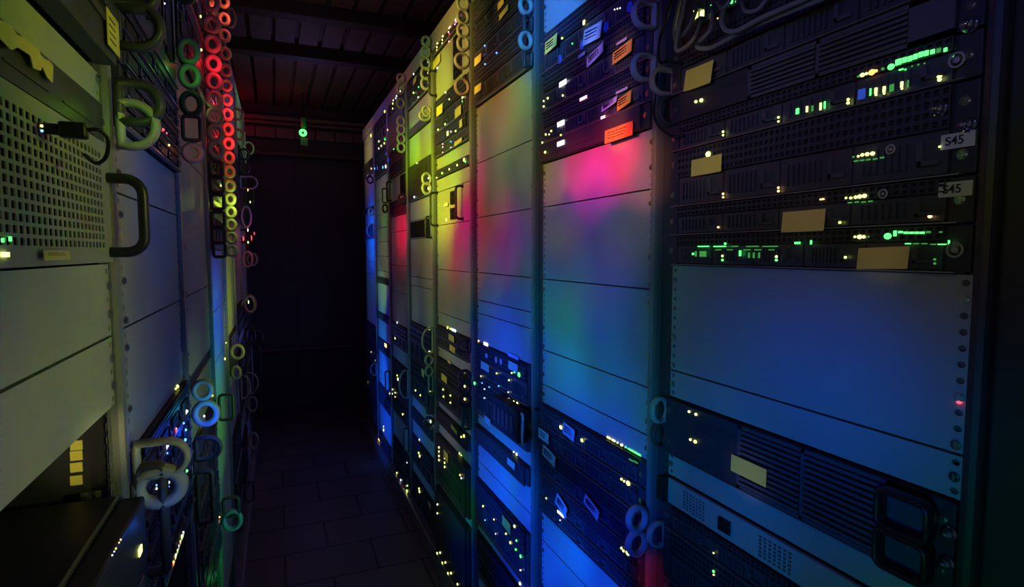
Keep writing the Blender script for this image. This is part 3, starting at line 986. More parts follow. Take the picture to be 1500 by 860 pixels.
# yellow tag on the jutting unit
t = MB().box(.432, .484, -.0296, -.0285, .010, .052).build('paper_label', PAPER['yellow'], L1top)
t['label'] = 'yellow printed tag'
ink = MB()
for q in range(4):
    ink.box(.438, .438 + .024 + .014 * rnd.random(), -.0300, -.0295, .018 + .008 * q, .0195 + .008 * q)
ink.build('printing', INK, t)
# torn strip of tape on the olive panel
e, x, z, p_, k = find('L', 30, 70)
mb = MB()
n_ = 14
up_ = [(-.085 + .15 * q / n_, .004 + .003 * rnd.random()) for q in range(n_ + 1)]
dn_ = [(u_, -.004 - .010 * rnd.random()) for q, (u_, _) in enumerate(up_)]
vs = [(u_, -.0012 - .004 * rnd.random(), v_) for u_, v_ in up_ + dn_]
vs += [(a_, b_ - .0008, c_) for a_, b_, c_ in vs]
m_ = n_ + 1
fs = [(q, q + 1, m_ + q + 1, m_ + q) for q in range(n_)] + [(2 * m_ + q, 2 * m_ + q + 1, 3 * m_ + q + 1, 3 * m_ + q) for q in range(n_)]
fs += [(q, q + 1, 2 * m_ + q + 1, 2 * m_ + q) for q in range(n_)] + [(m_ + q, m_ + q + 1, 3 * m_ + q + 1, 3 * m_ + q) for q in range(n_)]
o = mb.add(vs, fs).build('torn_tape', PAPER['cream'], e, (x, -max(p_, 0) - .001, z))
o['label'] = 'ragged strip of torn tape'

# round blue badges on the sticky-note servers
for px, py in ((822, 87), (854, 66), (889, 40), (924, 10)):
    e, x, z, p, k = find('R', px, py)
    MB().cyl(0, 0, .010, -.002, .001, 18, .011).build('round_badge', BADGE, e, (x, -p - .0012, z))


# S45 labels
def s45(e, x, z, w, h):
    pl = MB().box(-w / 2, w / 2, -.0014, 0, -h / 2, h / 2, .0004).build('asset_label', TAG, e, (x, -.0125, z))
    cu = bpy.data.curves.new('lettering', 'FONT')
    cu.body = 'S45'
    cu.size = h * .80
    cu.align_x = 'CENTER'
    cu.align_y = 'CENTER'
    cu.extrude = .0002
    cu.offset = h * .012
    tmp = bpy.data.objects.new('tmp', cu)
    C.objects.link(tmp)
    dg = bpy.context.evaluated_depsgraph_get()
    me = bpy.data.meshes.new_from_object(tmp.evaluated_get(dg))
    bpy.data.objects.remove(tmp)
    me.materials.clear()
    me.materials.append(INK)
    put('lettering', me, pl, (-w * .08, -.0017, 0), None, (PI / 2, 0, 0))
    pl['label'] = 'pale label reading S45'


for px, py in ((1415, 204), (1402, 277)):
    y, z = on('R', px, py, .012)
    for dv in R1:
        pass
    x = RACKS[('R', 0)]['y0'] + W - y
    e = [d for d in RACKS[('R', 0)]['dev'] if d[0] <= z < d[1]][0]
    s45(e[2], min(x, W - .017), z - e[0], .034, .0165)

# round keylock rings and chrome fittings on the ears of the S45 rack
for px, py, r in ((1403, 88, .0075), (1400, 366, .0078), (1306, 219, .005), (1295, 284, .005)):
    e, x, z, p, k = find('R', px, py)
    mb = MB().tube([(r * math.cos(2 * PI * q / 20), 0, r * math.sin(2 * PI * q / 20)) for q in range(20)], .0013, 6, True, .0013, (0, 1, 0))
    mb.cyl(0, 0, r * .45, -.001, .001, 12)
    mb.build('keylock', RING, e, (x, -p - .002, z), True)
for px, py in ((1376, 160), (1418, 183), (1420, 40), (1386, 825), (1398, 785)):
    e, x, z, p, k = find('R', px, py)
    mb = MB()
    for rr, ya, yb in ((.008, -.004, .0), (.006, -.010, -.004), (.0035, -.013, -.010)):
        mb.cyl(0, 0, rr, ya, yb, 14)
    mb.build('thumb_screw', SCREW, e, (min(x, W - .004), -p * .7 - .001, z), True)

# black double grip at the end of the slatted server
e = [d for d in R1 if d and 'black grips' in d['label']][0]
for zc in (.027, .076):
    pts_ = []
    for cx, cz, a0 in ((.019, .012, 0), (-.019, .012, 90), (-.019, -.012, 180), (.019, -.012, 270)):
        for q in range(5):
            a_ = math.radians(a0 + 22.5 * q)
            pts_.append((cx + .010 * math.cos(a_), 0, cz + .010 * math.sin(a_)))
    gr = MB().tube(pts_, .0048, 8, True, .010, (0, 1, 0)).build('grip', HANDLE, e, (W - .046, -.026, zc), True)

ya = on('R', 733, 600, .03)[0]
yb = on('R', 772, 600, .03)[0]
zt_, zb_ = on('R', 750, 588, .03)[1], on('R', 750, 632, .03)[1]
sq = dev_root('R', 2, 'media_box', zb_, zt_ - zb_, 'squat black box hanging over the blue strip, below the green star light', 'server', None, .05)
RACKS[('R', 2)]['dev'].pop()
xa_ = RACKS[('R', 2)]['y0'] + W - ya
xb_ = RACKS[('R', 2)]['y0'] + W - yb
MB().box(xa_, xb_, -.060, -.024, 0, zt_ - zb_, .003).build('case', BODY, sq)
mb = MB()
for q in range(5):
    mb.box(xa_ + .02 + q * (xb_ - xa_ - .04) / 5, xa_ + .02 + (q + .6) * (xb_ - xa_ - .04) / 5, -.0625, -.059, (zt_ - zb_) * .2, (zt_ - zb_) * .75)
mb.build('vent', BAY, sq)


# ------------------------------------------------------------------ cable rings on the rack posts
def rings(row, lst):
    for t in lst:
        k, py, w, h, kind, dark = t[:6]
        x = (W + .010) if row == 'R' else (W + .014)
        y0 = RACKS[(row, k)]['y0']
        Y = y0 + W - x if row == 'R' else y0 + x
        Xw = DR if row == 'R' else -DL
        # height of the sight line through the row at this post
        d = Xw * math.sin(PSI) + Y * math.cos(PSI)
        px = 750 + F * (Xw * math.cos(PSI) - Y * math.sin(PSI)) / d
        z = on(row, px, py)[1]
        ring(RACKS[(row, k)]['root'], x, z, w, h, kind, RINGD if dark else RING, (t[6] * (1.35 if kind == 'round' else 1.1)) if len(t) > 6 else (.0068 if kind == 'round' else .005), .009 if row == 'R' else .010, 'cable_ring', -.015 if row == 'R' else -.018)


rings('R', [(1, 30, .046, .046, 'dee', 0), (1, 105, .046, .046, 'dee', 0), (1, 760, .040, .046, 'round', 0), (1, 796, .040, .046, 'round', 0),
            (2, 12, .034, .042, 'round', 0), (2, 38, .022, .04, 'square', 1), (2, 63, .034, .042, 'round', 0), (2, 90, .022, .04, 'square', 1), 
            (3, 6, .040, .048, 'round', 0), (3, 25, .040, .048, 'round', 0), (3, 45, .040, .048, 'round', 0), (3, 64, .040, .048, 'round', 0), (3, 90, .05, .05, 'round', 0), (3, 128, .05, .056, 'round', 0),
            (3, 506, .05, .045, 'dee', 1), (3, 549, .045, .04, 'round', 1), (3, 566, .045, .04, 'round', 1), (3, 584, .045, .04, 'round', 1), (3, 610, .03, .09, 'square', 1),
            (4, 58, .034, .042, 'round', 0), (4, 74, .038, .046, 'round', 0), (4, 91, .040, .05, 'round', 0), (4, 106, .040, .05, 'round', 0), (4, 121, .040, .05, 'round', 0),
            (4, 162, .036, .044, 'round', 0), (4, 169, .05, .04, 'round', 0), (4, 262, .04, .05, 'round', 0), (4, 276, .04, .05, 'round', 0),
            (4, 498, .05, .12, 'dee', 0), (4, 526, .035, .045, 'round', 0), (4, 542, .035, .045, 'round', 0), (4, 562, .02, .09, 'square', 0), (4, 588, .03, .10, 'square', 1), (4, 614, .045, .04, 'round', 1),
            (5, 111, .036, .046, 'round', 0), (5, 127, .036, .05, 'round', 0), (5, 149, .04, .05, 'round', 0), (5, 176, .04, .05, 'round', 0), (5, 188, .04, .05, 'round', 0), (5, 202, .04, .05, 'round', 0), (5, 215, .04, .05, 'round', 0),
            (5, 291, .04, .05, 'round', 1), (5, 560, .05, .16, 'dee', 0), (5, 640, .03, .14, 'square', 1), (5, 690, .03, .14, 'square', 1),
            (6, 305, .03, .05, 'round', 1), (6, 286, .03, .09, 'square', 1), (6, 555, .03, .13, 'square', 1), (6, 586, .04, .06, 'round', 1),
            (7, 310, .035, .05, 'round', 0), (7, 338, .05, .1, 'dee', 0), (7, 538, .04, .09, 'dee', 0), (7, 520, .04, .09, 'dee', 1), (7, 262, .04, .05, 'round', 1)])
# rings on the near edge of the S45 rack and its equipment (they reach into the gap)
for py, w, h, kind, m_ in ((120, .050, .044, 'dee', RING), (161, .034, .050, 'dee', RINGD), (605, .036, .046, 'round', RING), (641, .034, .046, 'round', RINGD), (793, .038, .046, 'dee', RING)):
    z = on('R', 990, py)[1]
    ring(RACKS[('R', 0)]['root'], -.010, z, w, h, kind, m_, .0045, .008, 'cable_ring', .002)
rings('L', [(0, 12, .046, .042, 'dee', 1, .006), (0, 55, .050, .054, 'dee', 1, .006), (0, 158, .046, .050, 'dee', 1, .006), (0, 188, .040, .056, 'dee', 0, .0055),
            (0, 697, .060, .046, 'dee', 0, .005), (0, 745, .052, .046, 'round', 0, .007), (0, 800, .03, .15, 'square', 1, .006),
            (1, 98, .034, .046, 'round', 0, .005), (1, 130, .034, .044, 'round', 0, .005), (1, 165, .036, .046, 'round', 1, .005), (1, 197, .034, .052, 'square', 1, .004), (1, 230, .034, .034, 'round', 0, .005), (1, 10, .03, .05, 'square', 1, .005), (1, 30, .03, .03, 'round', 1, .005),
            (1, 584, .036, .040, 'round', 0, .0045), (1, 624, .046, .050, 'round', 0, .0055), (1, 684, .05, .05, 'dee', 1, .005), (1, 770, .03, .12, 'square', 1, .005),
            (2, 617, .04, .082, 'square', 1, .0045), (2, 803, .046, .062, 'square', 1, .0045), (2, 830, .05, .06, 'round', 0, .006)])
for py in (6, 27, 50, 75, 97, 121, 143, 165, 185, 207, 228):
    rings('L', [(2, py, .036, .044, 'round', 0, .006)])
for py in (253, 275, 298, 322, 345, 366):
    rings('L', [(2, py, .034, .044, 'square', 1, .005)])
for py in (8, 25, 41, 59, 78, 96, 116, 135, 152, 169, 187, 205, 223, 241, 259, 277, 295, 313, 331, 349, 367):
    rings('L', [(3, py, .032, .040, 'round', 0, .006)])
rings('L', [(3, 525, .045, .055, 'round', 0, .005), (3, 560, .03, .05, 'round', 0, .005), (4, 85, .03, .09, 'dee', 0, .006), (4, 190, .05, .05, 'round', 0, .005), (4, 214, .05, .05, 'round', 0, .005), (4, 545, .03, .14, 'dee', 1, .005), (4, 588, .04, .12, 'dee', 0, .005), (4, 800, .04, .1, 'square', 1, .005),
            (5, 240, .05, .06, 'round', 1, .005), (5, 258, .05, .06, 'round', 1, .005), (5, 275, .09, .07, 'dee', 0, .005), (5, 320, .05, .12, 'round', 0, .005), (5, 380, .05, .09, 'round', 0, .005), (5, 448, .06, .1, 'round', 0, .006), (5, 500, .05, .11, 'round', 1, .005), (5, 585, .06, .13, 'dee', 0, .005), (5, 625, .05, .09, 'round', 0, .005), (5, 700, .05, .1, 'round', 0, .005),
            (6, 235, .06, .08, 'round', 0, .005), (6, 300, .05, .16, 'square', 1, .005), (6, 380, .06, .08, 'round', 0, .006), (6, 505, .08, .1, 'round', 1, .005), (6, 560, .06, .3, 'square', 1, .005), (6, 640, .06, .1, 'round', 1, .005)])
# lamps on the far fittings of the grille row: small lit plugs on the posts
for px, py, c, r in ((363.7, 278, 'a', 2), (367, 296, 'y', 1.6), (363.7, 337, 'w', 2), (357, 349.5, 'r', 3), (369, 348.6, 'r', 3.6), (364, 355, 'y', 1.6), (353, 582, 'w', 2.2), (353.6, 600, 'a', 1.5), (378, 650, 'p', 3),
                     (364.6, 442.5, 'y', 2), (359.5, 709, 'a', 1.8), (362, 747, 'a', 1), (352, 728, 'b', 2.4), (368, 540, 'r', 1.2), (350, 505, 'y', 1.2), (373, 342, 'r', 2)):
    k = 5 if px < 366 else 6
    Y = RACKS[('L', k)]['y0'] + W + .014
    X, Yr, Z = ray(px, py)
    tt = Y / Yr
    xw, zw = X * tt, H + Z * tt
    y_loc = -(xw + DL)
    b = MB()
    b.box(-.008, .008, -.02 + y_loc * 0, min(-.004, y_loc) * -1 * 0, 0, .001) if False else None
    arm = MB().box(-.006, .006, y_loc + .004, -.010, zw - .007, zw + .007, .002).build('lit_plug', HANDLE, RACKS[('L', k)]['root'], (W + .014, 0, 0))
    put('indicator_light', LEDM[c], arm, (0, y_loc + .003, zw), (r * tt / F * 1.1, .004, r * tt / F * 1.1))


# ------------------------------------------------------------------ loose cables and the hanging plug
def bez(pts, n=10):
    P = [Vector(p) for p in pts]
    P = [P[0] * 2 - P[1]] + P + [P[-1] * 2 - P[-2]]
    out = []
    for i in range(1, len(P) - 2):
        for q in range(n):
            t = q / n
            a, b, c, d = P[i - 1], P[i], P[i + 1], P[i + 2]
            out.append(.5 * ((2 * b) + (c - a) * t + (2 * a - 5 * b + 4 * c - d) * t * t + (3 * b - a - 3 * c + d) * t ** 3))
    out.append(P[-2])
    return out


def cable(pix, r, m, label, cat='cable', group=None, row='R', name='network_cable', plugs=True):
    pts = []
    for px, py, prot in pix:
        y, z = on(row, px, py, prot)
        X = DR - prot if row == 'R' else -DL + prot
        pts.append((X, y, z))
    e = MB().tube(bez(pts), r, 8, up=(0, 0, 1)).build(name, m, None, (0, 0, 0), True)
    tag(e, label, cat, group or ('cables at the S45 rack' if name == 'network_cable' else None))
    if plugs:
        p0 = Vector(pts[0])
        MB().box(-.006, .008, -.006, .006, -.005, .005, .001).build('plug', BAY, e, p0)
    return e


cable([(1022, 10, .02), (1012, 34, .05), (1000, 52, .05), (990, 58, .04), (988, 40, .04), (996, 0, .03), (1000, -20, .02)], .0034, CABLE, 'grey cable looping down beside the post of the S45 rack')
cable([(1027, 30, .02), (1018, 54, .066), (1000, 72, .070), (990, 70, .066), (996, 34, .062), (1006, -10, .055)], .0034, CABLE, 'grey cable in the lowest loop under the lit switch ports')
cable([(1044, 14, .02), (1040, 44, .05), (1020, 66, .05), (1040, 70, .05), (1095, 42, .05), (1150, 20, .05), (1200, 0, .05), (1230, -14, .04)], .0036, CABLE, 'lower grey cable of the bundle sweeping up from the switch')
cable([(1060, 8, .02), (1058, 36, .062), (1075, 46, .064), (1120, 24, .064), (1180, -2, .062), (1220, -24, .05)], .0036, CABLE, 'upper grey cable of the bundle sweeping up from the switch')
cable([(1086, 2, .02), (1092, 16, .038), (1110, 14, .038), (1124, -4, .032), (1128, -16, .03)], .003, CABLE, 'short grey cable rising at the end of the lit switch ports')
cable([(1050, 2, .02), (1056, 12, .036), (1066, 6, .036), (1074, -14, .03)], .003, CABLE, 'short grey cable arching between two lit switch ports')
cable([(1000, 92, .018), (978, 90, .03), (966, 90, .062), (966, 60, .062), (978, 20, .058), (985, -12, .05)], .0026, CABLED, 'thin black cable rising along the post beside the S45 rack', plugs=False)
cable([(1002, 198, .018), (985, 200, .03), (966, 186, .03), (958, 168, .028), (960, 140, .025), (964, 100, .025)], .0026, CABLED, 'thin black cable hooking under the ring beside the S45 rack', plugs=False)
cable([(764, 606, .068), (766, 612, .075), (765, 640, .075), (766, 654, .068)], .004, mat('cable_white', (.62, .64, .66), .4), 'short white cable hanging below the green star light', plugs=False, name='hanging_cable')


# black plug hanging in front of the grille
y, z = on('L', 82, 190, .02)
pl = bpy.data.objects.new('power_plug', None)
C.objects.link(pl)
pl.location = (-DL + .03, y, z)
tag(pl, 'black power plug hanging in front of the perforated grille', 'plug')
pl.rotation_euler = (0, 0, 0)
pl.scale = (.62, .62, .62)
mb = MB().box(-.012, .022, -.010, .010, -.011, .012, .004)
mb.box(-.030, -.012, -.007, .007, -.007, .008, .003)
mb.build('plug_body', HANDLE, pl, (0, 0, 0), True)
MB().tube([(-.032 + .007 * 0, .0 + .009 * math.cos(a * PI / 8), .009 * math.sin(a * PI / 8)) for a in range(16)], .002, 6, True).build('collar', RINGD, pl, (-.002, 0, 0), True)
MB().tube(bez([(.022, 0, .003), (.036, .002, .004), (.044, .012, -.008), (.038, .026, -.030), (.024, .040, -.040), (.010, .062, -.034), (-.004, .085, -.022)]), .003, 8).build('cord', CABLED, pl, (0, 0, 0), True)
for c, dz in (('a', .003), ('b', -.004)):
    put('indicator_light', LEDM[c], pl, (-.031, -.006, dz), (.002, .002, .002))

# ------------------------------------------------------------------ room
FY = 5.75


def room_mat(name, c1, c2, scale_xyz, rough=.6):
    m = mat(name, c1, rough)
    nt = m.node_tree
    b = nt.nodes['Principled BSDF']
    tc = nt.nodes.new('ShaderNodeTexCoord')
    mp = nt.nodes.new('ShaderNodeMapping')
    mp.inputs['Scale'].default_value = scale_xyz
    nt.links.new(tc.outputs['Object'], mp.inputs['Vector'])
    return m, nt, b, mp


m, nt, b, mp = room_mat('floor_tiles', (.05, .05, .06), None, (1, 1, 1), .45)
br = nt.nodes.new('ShaderNodeTexBrick')
br.inputs['Color1'].default_value = (.13, .125, .13, 1)
br.inputs['Color2'].default_value = (.105, .10, .11, 1)
br.inputs['Mortar'].default_value = (.02, .02, .022, 1)
br.inputs['Scale'].default_value = 1
br.inputs['Mortar Size'].default_value = .006
br.inputs['Brick Width'].default_value = .42
br.inputs['Row Height'].default_value = .30
nt.links.new(mp.outputs['Vector'], br.inputs['Vector'])
nt.links.new(br.outputs['Color'], b.inputs['Base Color'])
struct('floor', MB().box(-1.1, 1.7, -1.5, FY + .4, -.06, 0), m)

m, nt, b, mp = room_mat('ceiling_boards', (.12, .10, .09), None, (1, 1, 1), .75)
wv = nt.nodes.new('ShaderNodeTexNoise')
wv.inputs['Scale'].default_value = 6
nt.links.new(mp.outputs['Vector'], wv.inputs['Vector'])
cr = nt.nodes.new('ShaderNodeValToRGB')
cr.color_ramp.elements[0].color = (.10, .075, .07, 1)
cr.color_ramp.elements[1].color = (.17, .13, .12, 1)
nt.links.new(wv.outputs['Fac'], cr.inputs['Fac'])
nt.links.new(cr.outputs['Color'], b.inputs['Base Color'])
CEILM = m
CZ = 2.86
mb = MB().box(-1.1, 1.7, -1.5, FY, CZ + .03, CZ + .1)
x = -1.1
while x < 1.7:          # ribbed boards running along the aisle
    mb.box(x + .012, x + .128, -1.5, FY, CZ, CZ + .03, .006)
    x += .14
struct('ceiling', mb, CEILM)
BEAM = mat('beam_dark', (.035, .03, .035), .7)
for i, yy in enumerate((3.35, 4.05)):
    struct('trim_%d' % (i + 1), MB().box(-1.1, 1.7, yy, yy + .10, CZ - .07, CZ, .004), BEAM)
WALLM = mat('wall_dark', (.075, .066, .085), .8, 0, .2, 80, .15)
struct('wall_right', MB().box(1.6, 1.7, -1.5, FY, 0, CZ + .1), WALLM)
struct('wall_left', MB().box(-1.1, -1.0, -1.5, FY, 0, CZ + .1), WALLM)
DX0, DX1, DZ = -.42, .78, 2.42
mb = MB().box(-1.1, 1.7, FY + .13, FY + .2, 0, CZ + .1).box(-1.1, DX0, FY, FY + .12, 0, CZ + .1).box(DX1, 1.7, FY, FY + .12, 0, CZ + .1).box(DX0, DX1, FY, FY + .12, DZ, CZ + .1)
struct('wall_back', mb, WALLM)
# pipes and a brick-like lintel over the door
BRICK = mat('lintel_paint', (.22, .15, .15), .7, 0, .2, 60, .25)
mb = MB()
x = -1.0
while x < 1.5:
    mb.box(x, x + .165, FY - .06, FY, 2.56, 2.65, .006)
    x += .172
struct('trim_3', mb, BRICK)
struct('trim_4', MB().tube([(-1, FY - .07, 2.735), (1.6, FY - .07, 2.735)], .022, 10, up=(0, 0, 1)).tube([(-1, FY - .09, 2.685), (1.6, FY - .09, 2.685)], .014, 10, up=(0, 0, 1)), BRICK)
struct('trim_5', MB().box(DX0 - .06, DX1 + .06, FY - .03, FY + .0, DZ - .012, DZ + .02, .003), mat('door_frame_paint', (.09, .07, .08), .6))
DOORM = mat('door_dark', (.060, .054, .075), .6, 0, .1, 80, .1)
dr = bpy.data.objects.new('door_1', None)
C.objects.link(dr)
dr['kind'] = 'structure'
dr.location = (0, FY + .05, 0)
MB().box(DX0, (DX0 + DX1) / 2 - .0008, 0, .05, 0.002, DZ, .001).build('door_leaf', DOORM, dr)
MB().box((DX0 + DX1) / 2 + .0008, DX1, 0, .05, 0.002, DZ, .001).build('door_leaf', DOORM, dr)
mb = MB().tube([(DX0 + .05, -.035, .60), (DX1 - .05, -.035, .60)], .014, 10, up=(0, 0, 1))
for xx in (DX0 + .06, .15, .21, DX1 - .06):
    mb.box(xx - .012, xx + .012, -.035, 0, .585, .615)
mb.build('push_bar', mat('push_bar', (.10, .08, .10), .4), dr)

# green lamp hanging before the lintel
y4 = 5.2
X, Yr, Z = ray(445, 187)
s_ = y4 / Yr
lx, lz = X * s_, H + Z * s_
lp = bpy.data.objects.new('hanging_lamp', None)
C.objects.link(lp)
lp.location = (lx, y4, lz)
tag(lp, 'small green glowing lamp hanging above the dark doorway', 'lamp')
MB().tube([(0, 0, .07), (0, 0, CZ - lz)], .004, 8).build('stem', HANDLE, lp)
MB().tube([(0, 0, .08), (0, 0, .055), (0, 0, .0)], .024, 12).build('housing', mat('lamp_green_plastic', (.05, .30, .10), .4), lp)
ml = MB().tube([(.021 * math.cos(2 * PI * q / 20), 0, .021 * math.sin(2 * PI * q / 20)) for q in range(20)], .011, 8, True, .012, (0, 1, 0))
ml.build('lit_ring', MATS['led_green'], lp, (-.008, -.01, -.045), True)
MB().box(-.03, .03, -.004, .004, -.15, -.085, .003).build('plate', mat('lamp_plate', (.22, .14, .14), .6), lp)


# ------------------------------------------------------------------ light
def lin(c):
    return [(v / 255 / 12.92 if v <= 10 else ((v / 255 + .055) / 1.055) ** 2.4) for v in c]


def spot(row, px, py, rad, rgb, gain=1.0, back=.74, shift=-.40, rise=0.0, blend=1.0):
    """added coloured spot with no fixture, aimed at one place on a row"""
    y, z = on(row, px, py)
    tgt = Vector((DR if row == 'R' else -DL, y, z))
    sgn = -1 if row == 'R' else 1
    pos = tgt + Vector((sgn * back, shift, rise))
    d = tgt - pos
    L = bpy.data.lights.new('added_spot', 'SPOT')
    c = lin(rgb)
    mx = max(c)
    L.color = [v / mx for v in c]
    L.energy = mx / .43 * 4 * PI * PI * d.length_squared * gain
    L.spot_size = 2 * math.atan(rad / d.length)
    L.spot_blend = blend
    L.shadow_soft_size = 0.0
    o = bpy.data.objects.new('added_spot', L)
    C.objects.link(o)
    o.location = pos
    o.rotation_euler = d.to_track_quat('-Z', 'Y').to_euler()
    return o


def point(loc, rgb, energy, r=0.0):
    L = bpy.data.lights.new('added_point', 'POINT')
    c = lin(rgb)
    mx = max(c)
    L.color = [v / mx for v in c]
    L.energy = energy
    L.shadow_soft_size = r
    o = bpy.data.objects.new('added_point', L)
    C.objects.link(o)
    o.location = loc
    return o


